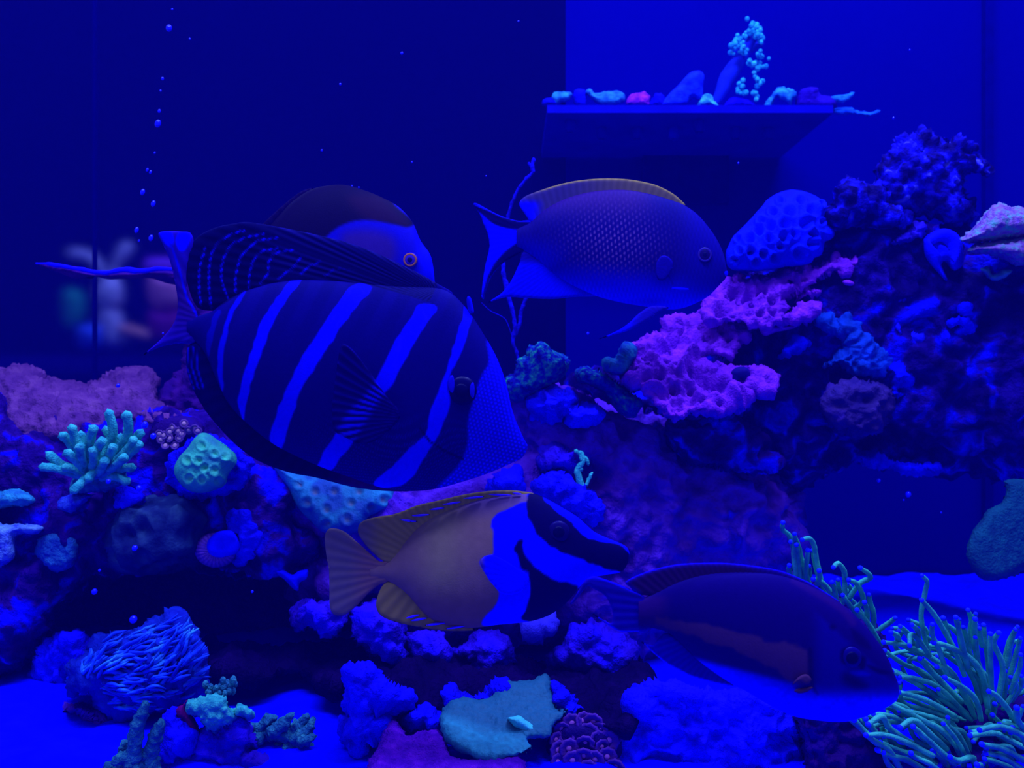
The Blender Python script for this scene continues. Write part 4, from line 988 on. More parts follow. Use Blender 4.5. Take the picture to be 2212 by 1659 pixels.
pits = [zd([(u, v)])[0] + (r / 3.29,) for u, v, r in [(480, 605, 26), (545, 690, 48), (430, 690, 34), (620, 612, 34), (700, 685, 46), (350, 760, 34), (410, 790, 40), (650, 772, 48), (328, 832, 36), (700, 848, 38), (265, 887, 38), (500, 872, 44), (695, 910, 40), (190, 885, 26), (270, 975, 36), (355, 985, 38), (605, 978, 46), (300, 1035, 34), (480, 930, 34), (195, 965, 28), (505, 780, 44), (570, 850, 34), (770, 760, 26), (760, 640, 26), (400, 880, 32), (430, 1010, 34), (160, 1030, 26)]]
solid('honeycomb_coral', mat_noise('blue_honeycomb', [(0.3, (3, 14, 200)), (0.6, (3, 6, 228)), (0.8, (4, 24, 235))], 40, bump=0.7, bump_scale=600),
      zd([(88, 980), (110, 920), (160, 840), (250, 750), (330, 660), (400, 590), (480, 545), (560, 530), (660, 543), (740, 578), (800, 630), (818, 690), (805, 735), (850, 800), (862, 850), (830, 882), (792, 900), (772, 980), (720, 1012), (680, 1052), (480, 1085), (380, 1102), (200, 1105), (130, 1092), (92, 1050)]),
      lambda x, y: 0.87 - 0.0002 * (y - 500), 0.045, back=0.05, label='blue domed honeycomb coral pitted with round cups', cat='coral', round_px=70, h=2.6, noise=[('fbm', 0.02, 0.0010)], seed=94, disp=craters(pits, 0.0075))
solid('ear_coral', mat_noise('ear_blue', [(0.3, (3, 3, 190)), (0.7, (2, 3, 236))], 50, bump=0.5, bump_scale=400), zd([(1495, 920), (1500, 880), (1540, 840), (1640, 805), (1720, 830), (1772, 890), (1788, 980), (1770, 1060), (1725, 1100), (1690, 1085), (1650, 1040), (1630, 1060), (1670, 1165), (1640, 1172), (1570, 1085), (1510, 1000)]),
      0.85, 0.020, back=0.03, label='ear-shaped blue coral cup below the crown rock', cat='coral', round_px=20, h=2.6, noise=[('soft', 0.015, 0.002)], seed=95,
      disp=lambda px, py: -0.013 * cmask(px, py, zd([(1560, 880), (1640, 850), (1720, 880), (1740, 960), (1690, 1040), (1620, 960)]), 8) + 0.006 * cmask(px, py, zd([(1640, 910), (1700, 930), (1720, 1000), (1680, 1000)]), 6))
bump2 = mat_noise('lilac_green_coral', [(0.30, (50, 30, 150)), (0.45, (84, 62, 165)), (0.55, (70, 88, 160)), (0.68, (40, 120, 150)), (0.8, (60, 150, 160))], 130, bump=0.8, bump_scale=500, bdist=0.003)
root = thing('mound_coral', P(2150, 612, 0.80), 'lilac and pale green double-lobed mound coral at the right edge', 'coral')
for q in ([(1770, 890), (1830, 820), (1900, 740), (1970, 670), (2045, 633), (2120, 650), (2212, 658), (2330, 700), (2340, 820), (2212, 862), (2100, 872), (2000, 892), (1880, 908)],
          [(1805, 962), (1870, 905), (2000, 885), (2120, 868), (2212, 858), (2330, 880), (2330, 1050), (2212, 1062), (2130, 1052), (2050, 1012), (1950, 992), (1850, 988)]):
    solid('lobe', bump2, zd(q), 0.82, 0.035, parent=root, round_px=34, h=2.6, noise=[('soft', 0.03, 0.004), ('knob', 0.0055, 0.0022)], seed=96)
solid('stalk_coral', mat_noise('grey_green_tip', [(0.3, (20, 40, 150)), (0.7, (44, 110, 160))], 80, bump=0.6), zd([(1900, 1090), (1960, 1080), (1990, 1130), (2060, 1095), (2130, 1100), (2090, 1140), (2010, 1175), (1960, 1150)]), 0.83, 0.012, label='small grey-green stub under the mound coral', cat='coral', round_px=14, h=3, noise=[('knob', 0.006, 0.002)], seed=97)
solid('green_plate_coral', mat_noise('deep_green_coral', [(0.3, (6, 40, 96)), (0.6, (8, 62, 108)), (0.85, (12, 78, 116))], 90, bump=0.9, bump_scale=420, bdist=0.003),
      zf([(1300, 90), (1415, 84), (1500, 120), (1540, 300), (1500, 520), (1415, 592), (1350, 622), (1220, 628), (1150, 592), (1113, 520), (1113, 460), (1140, 370), (1186, 300), (1220, 250), (1290, 212), (1308, 150)]),
      0.80, 0.012, back=0.014, label='dark green rounded plate coral hanging at the right edge', cat='coral', round_px=24, h=3.5, noise=[('soft', 0.03, 0.003), ('knob', 0.005, 0.0012)], seed=98)

# left reef corals
def mouths(lst, rad):
    return [zz + (rad,) for zz in lst]
gm = za([(1380, 640), (1465, 692), (1542, 712), (1282, 742), (1357, 742), (1462, 806), (1290, 862), (1380, 870), (1490, 880), (1400, 790)])
def chunk_paint(px, py, co, dd):
    n = len(px); c = np.tile(np.array([28.0, 128, 140]), (n, 1))
    c = mixc(c, np.tile(np.array([22.0, 96, 140]), (n, 1)), smooth(0.5 + fbm(co / 0.02, 3, 4)))
    for (x, y) in gm:
        d = np.hypot(px - x, py - y)
        c = mixc(c, np.tile(np.array([46.0, 160, 158]), (n, 1)), np.exp(-(d / 9) ** 2) * 0.8)
    return SA(c)
M_coralcol = mat_col('polyp_coral', rough=0.6, spec=0.15, bump=0.5, bump_scale=500, grain=0.25)
root = thing('green_brain_coral', P(445, 1070, 0.75), 'pale green brain coral chunk set on a dark blue collar', 'coral')
solid('collar', M_rock_blue, za([(1145, 800), (1200, 720), (1400, 620), (1600, 660), (1700, 720), (1725, 760), (1690, 850), (1600, 950), (1440, 1002), (1300, 990), (1200, 920)]), 0.78, 0.02, parent=root, round_px=24, h=3.5, noise=LUMPN, seed=99)
solid('head', M_coralcol, za([(1380, 560), (1450, 580), (1530, 630), (1600, 682), (1617, 760), (1565, 830), (1525, 900), (1450, 950), (1360, 962), (1270, 940), (1212, 880), (1190, 800), (1230, 720), (1290, 640), (1330, 590)]), 0.745, 0.028, parent=root, round_px=36, h=2.2, noise=[('soft', 0.012, 0.0016)], seed=100, paint=chunk_paint, disp=craters([(x, y, 10) for x, y in gm], 0.0024))

cm = [(758, 1087), (802, 1098), (750, 1122), (705, 1100), (828, 1080), (680, 1062), (722, 1062), (775, 1060), (662, 1085), (705, 1132), (645, 1045)]
def chal_paint(px, py, co, dd):
    n = len(px); c = np.tile(np.array([12.0, 84, 160]), (n, 1))
    c = mixc(c, np.tile(np.array([10.0, 52, 150]), (n, 1)), smooth(0.5 + fbm(co / 0.015, 3, 14)))
    c = mixc(c, np.tile(np.array([20.0, 120, 205]), (n, 1)), smooth((px - 770) / 60) * 0.5)
    for (x, y) in cm:
        d = np.hypot(px - x, py - y)
        c = mixc(c, np.tile(np.array([66.0, 74, 130]), (n, 1)), np.exp(-(d / 7) ** 2) * 0.85)
    return SA(c)
solid('chalice_coral', M_coralcol, [(585, 1000), (640, 1010), (740, 1020), (850, 1030), (850, 1070), (835, 1102), (800, 1118), (780, 1142), (745, 1157), (700, 1150), (665, 1122), (640, 1096), (622, 1060)], lambda x, y: 0.80 - 0.0003 * (y - 1080), 0.03, label='teal chalice coral with pinkish mouths under the striped tang', cat='coral', round_px=36, h=2.4, noise=[('soft', 0.015, 0.002)], seed=101, paint=chal_paint, disp=craters([(x, y, 12) for x, y in cm], 0.0026))
solid('closed_brain_coral', mat_noise('dark_cells', [(0.3, (4, 8, 74)), (0.55, (14, 30, 96)), (0.75, (28, 56, 112))], 60, bump=0.5), [(232, 1150), (260, 1110), (310, 1090), (360, 1078), (415, 1095), (440, 1150), (425, 1200), (380, 1222), (310, 1225), (255, 1215)], 0.79, 0.04, label='dark honeycombed brain coral under the green chunk', cat='coral', round_px=44, h=2.6, noise=[('cell', 0.019, 0.013), ('fbm', 0.008, 0.0008)], seed=102)
for k, (pts, lab, c1, c2, dd) in enumerate([
    ([(-40, 1062), (0, 1060), (45, 1059), (76, 1080), (60, 1090), (20, 1096), (0, 1101), (-40, 1104)], 'thin teal plate coral at the left edge, topmost of two', (16, 70, 160), (24, 110, 180), 0.77),
    ([(-40, 1132), (10, 1134), (50, 1130), (97, 1140), (70, 1152), (34, 1160), (30, 1205), (0, 1226), (-40, 1230)], 'pale blue-lilac plate coral at the left edge under the teal one', (30, 44, 190), (66, 110, 210), 0.76),
    ([(78, 1195), (90, 1160), (120, 1148), (160, 1160), (165, 1200), (148, 1228), (105, 1232)], 'fuzzy dull teal cushion coral on the lower left reef', (14, 40, 150), (22, 80, 170), 0.77),
    ([(122, 1090), (150, 1070), (205, 1066), (190, 1080), (160, 1110), (130, 1110)], 'lilac-blue crust below the teal branching coral', (14, 12, 190), (30, 60, 210), 0.78)]):
    solid('cushion_coral', mat_noise('cushion_%d' % k, [(0.35, c1), (0.65, c2)], 120, bump=0.9, bump_scale=500, bdist=0.003), pts, dd, 0.016, label=lab, cat='coral', round_px=20, h=2.8, noise=[('soft', 0.012, 0.002), ('knob', 0.005, 0.0015)], seed=110 + k)
solid('star_crust', mat_plain('bright_crust', (1, 1, 240), bump=0.4), [(594, 1236), (610, 1231), (632, 1242), (646, 1234), (666, 1230), (663, 1250), (648, 1258), (644, 1276), (630, 1270), (614, 1252)], 0.775, 0.008, label='bright blue three-pointed scrap of coral below the overhang', cat='coral', round_px=10, h=2.4, noise=[('soft', 0.01, 0.001)], seed=116)

# dark shelf behind the tang's tail; light on its upper edge painted as rim
root = thing('shelf_coral', P(330, 900, 0.90), 'thin dark shelf coral with a rim painted as lit behind the tang tail', 'coral')
dusk = mat_noise('dusk_coral', [(0.3, (20, 2, 96)), (0.7, (40, 8, 110))], 50, bump=0.6)
solid('shelf', dusk, [(78, 571), (110, 572), (160, 580), (220, 588), (280, 586), (340, 582), (400, 584), (430, 600), (420, 640), (380, 616), (330, 602), (270, 600), (200, 602), (140, 592)], 0.90, 0.016, parent=root, round_px=30, h=3.5, noise=[('soft', 0.02, 0.003)], seed=117)
solid('stalk', dusk, [(395, 590), (440, 590), (470, 700), (470, 820), (450, 920), (390, 935), (345, 905), (350, 850), (400, 780), (415, 690)], 0.905, 0.03, parent=root, round_px=44, h=4.5, noise=LUMPN, seed=118)
rim = tube_mesh(curve3(P(np.array([78, 105, 150, 190, 232, 265, 300, 340, 377]), np.array([569, 570, 578, 585, 589, 582, 586, 581, 583]), 0.885), 5), [0.0012, 0.0022, 0.0020, 0.0026, 0.0024, 0.0028, 0.0022, 0.0024, 0.0016], 8, knob=[('soft', 0.006, 0.0012)], seed=4)
ro = link('rim', make_mesh('rim', rim[0] - P(330, 900, 0.90), rim[1]), mat_plain('lit_rim', (6, 2, 250)), root); ro['label'] = 'upper rim painted bright blue as lit'

# disc coral with a ribbed ring
root = thing('disc_coral', P(470, 1225, 0.77), 'round disc coral with a ribbed purple ring and bright blue centre', 'coral')
cx, cy, Yd = 466, 1188, 0.765
ang = np.linspace(0, 2 * math.pi, 40, endpoint=False)
ring_out = [(cx + 46 * math.cos(a), cy + 38 * math.sin(a)) for a in ang[::2]]
def ring_paint(px, py, co, dd):
    n = len(px); a = np.arctan2((py - cy) / 38, (px - cx) / 46)
    c = np.tile(np.array([54.0, 26, 160]), (n, 1))
    return SA(mixc(c, np.tile(np.array([80.0, 46, 190]), (n, 1)), smooth(0.5 + np.cos(a * 26))))
solid('ring', M_coralcol, ring_out, Yd, 0.012, parent=root, round_px=16, h=2.4, paint=ring_paint, rays=(cx, cy, 26, 0.0006))
solid('centre', mat_plain('disc_centre', (1, 1, 240), bump=0.3), [(450, 1170), (470, 1150), (500, 1148), (520, 1170), (505, 1195), (480, 1205), (452, 1195)], Yd - 0.012, 0.006, parent=root, round_px=14, h=2.6, noise=[('soft', 0.01, 0.002)], seed=119)
solid('flange', M_rock_blue, [(490, 1150), (500, 1112), (530, 1110), (550, 1140), (560, 1175), (535, 1210), (515, 1220), (505, 1190)], Yd + 0.004, 0.012, parent=root, round_px=20, h=3, noise=LUMPN, seed=120)

# green crusted rocks in the middle
gcrust = mat_noise('green_dotted_crust', [(0.30, (4, 2, 110)), (0.47, (6, 10, 150)), (0.58, (10, 70, 140)), (0.70, (26, 130, 140))], 170, bump=0.9, bump_scale=420, bdist=0.003)
for k, (pts, lab) in enumerate([
    (zc([(20, 570), (60, 530), (110, 520), (130, 440), (200, 415), (205, 350), (240, 365), (290, 335), (340, 378), (430, 398), (467, 450), (440, 505), (400, 560), (330, 620), (250, 655), (130, 700), (20, 700)]), 'green-speckled rock knob behind the tang snout'),
    (zc([(515, 530), (560, 490), (600, 478), (680, 488), (720, 515), (780, 560), (860, 600), (900, 640), (975, 700), (965, 760), (900, 805), (820, 775), (760, 720), (700, 650), (600, 605), (540, 590)]), 'green-crusted ledge left of the magenta plate'),
    (zc([(690, 460), (720, 420), (780, 435), (815, 400), (830, 350), (870, 328), (905, 370), (890, 430), (850, 525), (780, 530), (720, 500)]), 'small teal horn of coral above the green-crusted ledge')]):
    solid('crusted_rock', gcrust if k < 2 else mat_noise('teal_horn', [(0.35, (6, 20, 160)), (0.65, (20, 90, 150))], 90, bump=0.7), pts, 0.82, 0.03, back=0.05, label=lab, cat='coral', round_px=32, h=2.8, noise=[('soft', 0.025, 0.005), ('knob', 0.006, 0.0022)], seed=121 + k)

# teal fan plate on the sand
def fan_paint(px, py, co, dd):
    n = len(px); c = np.tile(np.array([14.0, 66, 116]), (n, 1))
    low = smooth((py - (1540 + 0.20 * (px - 1000))) / 40)
    c = mixc(c, np.tile(np.array([28.0, 118, 178]), (n, 1)), low * (0.75 + 0.25 * vnoise(co / 0.004, 6)))  # lower part of the fan painted brighter, as lit
    return SA(np.clip(c, 0, 255))
root = thing('fan_plate_coral', P(1100, 1640, 0.68), 'teal fan-shaped plate coral lying on the sand', 'coral')
solid('fan', M_coralcol, zg([(1035, 740), (1060, 700), (1100, 668), (1200, 640), (1300, 630), (1400, 562), (1440, 540), (1560, 540), (1620, 510), (1662, 503), (1690, 590), (1720, 670), (1787, 690), (1770, 740), (1700, 792), (1690, 850), (1640, 870), (1560, 872), (1570, 900), (1582, 930), (1520, 972), (1430, 982), (1330, 992), (1260, 987), (1150, 930), (1080, 870), (1040, 800)]),
      lambda x, y: 0.640 + 0.0005 * (1540 - y), 0.008, back=0.010, parent=root, round_px=16, h=3, noise=[('soft', 0.03, 0.005), ('fbm', 0.006, 0.0012), ('knob', 0.004, 0.0010)], seed=125, paint=fan_paint)
solid('raised_lobe', M_coralcol, zg([(1428, 760), (1450, 740), (1500, 742), (1570, 782), (1640, 830), (1640, 862), (1580, 872), (1500, 830)]), 0.622, 0.010, parent=root, round_px=14, h=2.6, noise=[('fbm', 0.008, 0.001)], seed=126, paint=lambda px, py, co, dd: SA(np.tile(np.array([40.0, 150, 200]), (len(px), 1))))
M_fuzz = mat_noise('violet_fuzz', [(0.3, (40, 3, 150)), (0.6, (60, 8, 178)), (0.8, (76, 16, 190))], 120, bump=0.9, bump_scale=600, bdist=0.003)
solid('violet_mat_coral', M_fuzz, zg([(560, 1150), (590, 1040), (640, 950), (700, 810), (740, 752), (780, 790), (825, 870), (900, 845), (1000, 835), (1060, 880), (1100, 965), (1200, 992), (1400, 988), (1485, 990), (1525, 1060), (1530, 1150), (1000, 1160)]), lambda x, y: 0.625 + 0.0006 * (1600 - y), 0.02, label='violet fuzzy mat coral at the bottom edge', cat='coral', round_px=26, h=3, noise=[('soft', 0.02, 0.003), ('knob', 0.004, 0.0018)], seed=127)
solid('ribbon_sponge', mat_noise('dark_red_sponge', [(0.3, (58, 0, 84)), (0.7, (78, 4, 104))], 60, bump=0.5), zb([(1188, 1060), (1210, 1025), (1245, 1010), (1282, 978), (1262, 1050), (1330, 1120), (1392, 1215), (1375, 1320), (1340, 1412), (1282, 1350), (1292, 1240), (1230, 1150), (1196, 1105)]), 0.655, 0.010, label='dark red ribbon sponge at the bottom left', cat='sponge', round_px=14, h=2.6, noise=[('soft', 0.01, 0.002)], seed=128)
# ------------------------------------------------------------------ branching corals
def part_mesh(name, cf, mat, root, label=None):
    loc = np.array(root['_loc'])
    o = link(name, make_mesh(name, cf[0] - loc, cf[1]), mat, root)
    if label: o['label'] = label
    return o

def branch_obj(root, pts, radii, mat, knob=None, seed=0, sides=10, per=6, name='branch'):
    c = curve3(pts, per)
    r = np.interp(np.linspace(0, 1, len(c)), np.linspace(0, 1, len(radii)), radii)
    return part_mesh(name, tube_mesh(c, r, sides, knob=knob, seed=seed), mat, root)

M_teal = mat_noise('teal_coral', [(0.3, (16, 96, 150)), (0.55, (34, 140, 176)), (0.8, (60, 176, 196))], 160, bump=0.9, bump_scale=700, bdist=0.002)
M_teal_dk = mat_noise('deep_teal_coral', [(0.3, (10, 44, 116)), (0.55, (22, 84, 140)), (0.8, (44, 124, 160))], 160, bump=0.9, bump_scale=600, bdist=0.003)

root = thing('branching_coral', P(200, 1085, 0.755), 'teal branching coral with stubby knobbed fingers on the left reef', 'coral')
cen = np.array([640.0, 850.0])
tips = [(425, 565, 490, 640), (490, 515, 530, 640), (552, 560, 560, 680), (640, 520, 610, 640), (335, 700, 420, 770), (285, 785, 400, 800), (455, 685, 540, 760), (440, 785, 530, 810), (548, 640, 560, 740), (545, 705, 590, 770), (700, 605, 650, 690), (640, 665, 640, 760), (742, 415, 770, 560), (725, 525, 760, 640), (775, 645, 730, 740), (862, 425, 870, 560), (872, 520, 850, 620), (820, 580, 790, 680), (960, 550, 890, 640), (955, 625, 880, 700), (910, 790, 820, 800), (850, 720, 790, 770), (868, 890, 790, 850), (600, 870, 640, 820), (500, 950, 580, 870), (720, 740, 690, 800), (915, 600, 860, 680)]
for k, (tu, tv, mu, mv) in enumerate(tips):
    dz = random.uniform(-0.018, 0.012)
    (bx, by), (mx_, my_), (tx, ty) = za([(cen[0] + (mu - cen[0]) * 0.35, cen[1] + (mv - cen[1]) * 0.2), (mu, mv), (tu, tv)])
    pts = np.stack([P(bx, by, 0.752), P(mx_, my_, 0.745 + dz * 0.6), P(tx, ty, 0.742 + dz)])
    branch_obj(root, pts, [0.0048, 0.0042, 0.0036, 0.0040], M_teal, [('knob', 0.0042, 0.0013)], k)
solid('base', M_teal_dk, za([(480, 900), (560, 780), (700, 730), (830, 760), (860, 860), (780, 930), (620, 960), (500, 960)]), 0.765, 0.016, parent=root, round_px=24, h=3, noise=[('knob', 0.006, 0.0025)], seed=130)

root = thing('finger_coral', P(290, 1690, 0.615), 'dark teal finger coral with beaded branches at the bottom left edge', 'coral')
for k, (pl, rr) in enumerate([([(920, 1400), (925, 1250), (955, 1120), (1000, 1010)], [42, 46, 44, 22]), ([(1000, 1480), (1040, 1310), (1070, 1210), (1105, 1140)], [44, 46, 42, 26]), ([(820, 1460), (838, 1340), (850, 1275)], [34, 30, 18]),
                             ([(930, 1480), (900, 1420), (860, 1380), (780, 1400)], [50, 50, 40, 30]), ([(1000, 1500), (970, 1400), (1010, 1340)], [50, 48, 40]), ([(760, 1560), (750, 1470), (730, 1430)], [44, 40, 26]), ([(960, 1560), (900, 1500), (860, 1470)], [60, 60, 50]), ([(1070, 1560), (1060, 1480), (1040, 1400)], [40, 40, 40])]):
    p = zb(pl); Yb = 0.612 + (k % 3) * 0.006
    pts = np.stack([P(x, y, Yb) for x, y in p])
    branch_obj(root, pts, [q / 3.16 / F * Yb for q in rr], M_teal_dk, [('knob', 0.0042, 0.0020)], 30 + k, sides=20, per=9)

root = thing('knob_coral', P(460, 1585, 0.655), 'teal knobbed coral frag beside the dark red ribbon sponge', 'coral')
solid('plate', M_teal, zb([(1262, 1050), (1290, 1000), (1390, 960), (1530, 958), (1562, 1020), (1605, 1080), (1602, 1122), (1530, 1172), (1460, 1198), (1390, 1152), (1378, 1110), (1290, 1082)]), 0.645, 0.014, parent=root, round_px=20, h=2.4, noise=[('soft', 0.012, 0.002), ('knob', 0.006, 0.0026)], seed=131)
solid('side_lobe', M_teal, zb([(1598, 1056), (1655, 1018), (1700, 1045), (1735, 1085), (1700, 1112), (1625, 1096)]), 0.65, 0.010, parent=root, round_px=14, h=2.4, noise=[('knob', 0.006, 0.0025)], seed=132)
for k in range(26):
    u = 1390 + random.random() * 230; v = 985 - (u - 1390) * 0.25 - random.random() * 110
    x, y = zb([(u, v)])[0]; Yk = 0.66 + random.random() * 0.015
    c = P(x, y, Yk); r = random.uniform(17, 24) / 3.16 / F * Yk
    co = ICO2[0] * np.array([r, r, r * 1.4]) + c
    part_mesh('knob', (co, ICO2[1]), M_teal_dk, root)

root = thing('staghorn_coral', P(620, 1640, 0.68), 'flat dark teal staghorn coral leaning over the sand', 'coral')
for k, (pl, rr) in enumerate([([(1690, 1230), (1820, 1200), (1980, 1230), (2100, 1310), (2200, 1360)], [30, 52, 60, 40, 14]), ([(1760, 1190), (1820, 1130), (1880, 1105)], [30, 34, 20]), ([(1850, 1210), (1930, 1150), (1995, 1085)], [44, 40, 16]), ([(1960, 1230), (2040, 1160), (2100, 1085)], [46, 40, 14]), ([(2000, 1250), (2090, 1200), (2135, 1125)], [40, 36, 14]), ([(2050, 1270), (2110, 1250), (2140, 1240)], [40, 30, 20]), ([(1900, 1280), (1905, 1330), (1893, 1395)], [32, 26, 12]), ([(1960, 1290), (2000, 1325), (2040, 1335)], [40, 26, 14]), ([(1650, 1290), (1700, 1250), (1780, 1240)], [24, 30, 34]), ([(1640, 1200), (1720, 1170), (1790, 1190)], [22, 24, 30]), ([(1620, 1340), (1700, 1320), (1760, 1300)], [16, 22, 30])]):
    p = zb(pl); Yb = 0.672 - 0.004 * (k % 3)
    branch_obj(root, np.stack([P(x, y, Yb) for x, y in p]), [q / 3.16 / F * Yb for q in rr], M_teal_dk, [('knob', 0.0042, 0.0032)], 50 + k, sides=14, per=8)

root = thing('tiny_branch_coral', P(1256, 1048, 0.785), 'tiny teal branching coral on the middle rock', 'coral')
for k, (pl, rr) in enumerate([([(555, 1300), (535, 1220), (530, 1180), (570, 1120), (548, 1062)], [24, 22, 18, 16, 14]), ([(560, 1120), (545, 1080), (516, 1055)], [14, 12, 14]), ([(560, 1090), (590, 1110), (603, 1145)], [12, 12, 10]), ([(590, 1290), (615, 1230), (630, 1205)], [12, 10, 8]), ([(560, 1180), (520, 1185)], [14, 14])]):
    p = zc(pl); Yb = 0.775
    branch_obj(root, np.stack([P(x, y, Yb) for x, y in p]), [q / 3.16 / F * Yb for q in rr], M_teal, [('knob', 0.004, 0.0008)], 70 + k)

# gorgonian: thin beaded whips
root = thing('gorgonian', P(1115, 785, 0.84), 'thin blue sea whip rising behind the tail of the scaled fish', 'gorgonian')
M_whip = mat_noise('whip_blue', [(0.3, (6, 2, 130)), (0.7, (6, 4, 205))], 80, bump=0.6)
for k, pl in enumerate([[(445, 1470), (430, 1390), (402, 1320), (418, 1220), (405, 1120), (372, 1010), (345, 900), (340, 800), (350, 700), (368, 560), (372, 470), (395, 385), (440, 280), (500, 205), (545, 160)], [(512, 105), (535, 130), (540, 160)], [(545, 165), (538, 110), (545, 70)], [(425, 1270), (452, 1190), (462, 1110), (490, 1020), (495, 940)], [(405, 1330), (418, 1220), (400, 1100), (375, 1000), (360, 900)], [(190, 1055), (250, 1110), (330, 1150), (365, 1190), (400, 1290)]]):
    p = z3(pl); Yb = 0.835 + 0.003 * (k % 2)
    w = [9, 12, 11, 8] if k < 5 else [2.5, 3, 3]
    branch_obj(root, np.stack([P(x, y, Yb) for x, y in p]), [q / 3.16 / F * Yb for q in w], M_whip, [('knob', 0.005, 0.0014)] if k < 5 else None, 80 + k, sides=8, per=7, name='whip')

# ------------------------------------------------------------------ polyps
M_zc = mat_plain('zoanthid_skirt', (52, 26, 140), bump=0.4)
M_zm = mat_plain('zoanthid_mouth', (110, 64, 180))
def polyp_parts(r, cup=0.35):
    """disc with a raised rim, opening along -y"""
    n = 18; prof = [(0.0, -0.10), (0.30, -0.06), (0.55, -0.16), (0.82, -0.30), (1.0, -0.22), (0.9, 0.0), (0.5, 0.5), (0.3, 0.9)]
    co = []; f = []
    for (q, y) in prof[1:]:
        for k in range(n):
            a = 2 * math.pi * k / n; w = 1 + (0.06 * math.cos(9 * a) if q > 0.8 else 0)
            co.append((q * r * w * math.cos(a), y * r, q * r * w * math.sin(a)))
    m = len(prof) - 1
    for i in range(m - 1):
        for k in range(n):
            k2 = (k + 1) % n; f.append((i * n + k, (i + 1) * n + k, (i + 1) * n + k2, i * n + k2))
    co.append((0, prof[0][1] * r, 0)); c = len(co) - 1
    for k in range(n): f.append((c, k, (k + 1) % n))
    me1 = make_mesh('polyp', np.array(co), f)
    s = ICO2[0] * np.array([0.30 * r, 0.12 * r, 0.30 * r]) + np.array([0, -0.10 * r, 0])
    return me1, make_mesh('mouth', s, ICO2[1])
root = thing('zoanthid_colony', P(1265, 1680, 0.645), 'dark plum zoanthid colony of round polyps right of the teal fan coral', 'coral')
pm, mm = polyp_parts(0.0072)
solid('mat', mat_plain('zoanthid_mat', (16, 4, 92), bump=0.6), [(1185, 1600), (1200, 1560), (1240, 1545), (1300, 1555), (1340, 1590), (1345, 1640), (1340, 1720), (1190, 1720), (1175, 1650)], 0.648, 0.02, parent=root, round_px=40, h=4, noise=[('soft', 0.02, 0.003)], seed=140)
zp = [(1213, 1573), (1236, 1562), (1258, 1556), (1282, 1559), (1200, 1597), (1224, 1592), (1249, 1583), (1272, 1582), (1296, 1576), (1204, 1620), (1228, 1616), (1264, 1604), (1300, 1612), (1290, 1598), (1316, 1598), (1204, 1645), (1236, 1642), (1260, 1632), (1285, 1640), (1311, 1634), (1330, 1584), (1240, 1668), (1270, 1662), (1330, 1655), (1215, 1670)]
rl = np.array(root['_loc'])
for k, (x, y) in enumerate(zp):
    o = link('polyp', pm, M_zc, root, tuple(P(x, y, 0.622 + 0.00012 * (1660 - y)) - rl))
    s = random.uniform(0.85, 1.15); o.scale = (s, s, s); o.rotation_euler = (random.uniform(-0.5, 0.1), random.uniform(0, 6), random.uniform(-0.4, 0.4))
    link('mouth', mm, M_zm, o)
root = thing('button_polyp_colony', P(385, 965, 0.79), 'small beige button polyps above the green brain coral', 'coral')
rl = np.array(root['_loc'])
pm2, mm2 = polyp_parts(0.0042)
M_bc = mat_plain('button_skirt', (60, 40, 130)); M_bm = mat_plain('button_face', (118, 96, 160))
solid('mat', M_rock_dim, [(325, 930), (350, 905), (400, 900), (440, 920), (430, 955), (390, 965), (340, 960)], 0.80, 0.02, parent=root, round_px=24, h=4, noise=[('soft', 0.02, 0.003)], seed=141)
for k, (u, v) in enumerate([(1160, 548), (1220, 542), (1255, 490), (1290, 535), (1100, 600), (1160, 590), (1225, 590), (1195, 640), (1130, 640), (1330, 520), (1350, 540), (1180, 520), (1240, 560), (1090, 560), (1120, 570)]):
    x, y = za([(u, v)])[0]
    o = link('polyp', pm2, M_bc, root, tuple(P(x, y, 0.775) - rl)); o.rotation_euler = (random.uniform(-0.6, 0), random.uniform(0, 6), random.uniform(-0.3, 0.3))
    link('mouth', mm2, M_bm, o).scale = (1.7, 1.6, 1.7)

# ------------------------------------------------------------------ torch coral: long tentacles with blue tips
M_tent = mat_noise('torch_green', [(0.3, (20, 92, 130)), (0.55, (34, 132, 148)), (0.8, (48, 164, 158))], 90, rough=0.5, bump=0.4, bump_scale=900, spec=0.12)
M_tip = mat_plain('torch_tip', (10, 24, 240), rough=0.5)
def tentacle(root, pl, Y0, r_px, dz=0.0, jit=0.0, tipless=False, rs=random):
    p = np.array(zf(pl), float)
    if jit: p = p + np.array([[rs.gauss(0, jit), rs.gauss(0, jit)] for _ in p])
    t = np.linspace(0, 1, len(p))
    Ys = Y0 + dz - 0.02 * t
    pts = np.stack([P(x, y, yy) for (x, y), yy in zip(p, Ys)])
    c = curve3(pts, 6)
    r0 = r_px / F * Y0
    r = r0 * np.interp(np.linspace(0, 1, len(c)), [0, 0.3, 0.8, 1], [1.0, 1.1, 0.95, 0.85]) * (1 + 0.06 * np.sin(np.arange(len(c)) * 1.7 + p[0, 0]))
    o = part_mesh('tentacle', tube_mesh(c, r, 8), M_tent, root)
    if not tipless:
        rt = r[-1] * 1.15
        part_tip = ICO2[0] * rt + c[-1] + (c[-1] - c[-2]) * 0.2
        loc = np.array(root['_loc'])
        link('tip', make_mesh('tip', part_tip - loc, ICO2[1]), M_tip, o)
rt_ = random.Random(5)
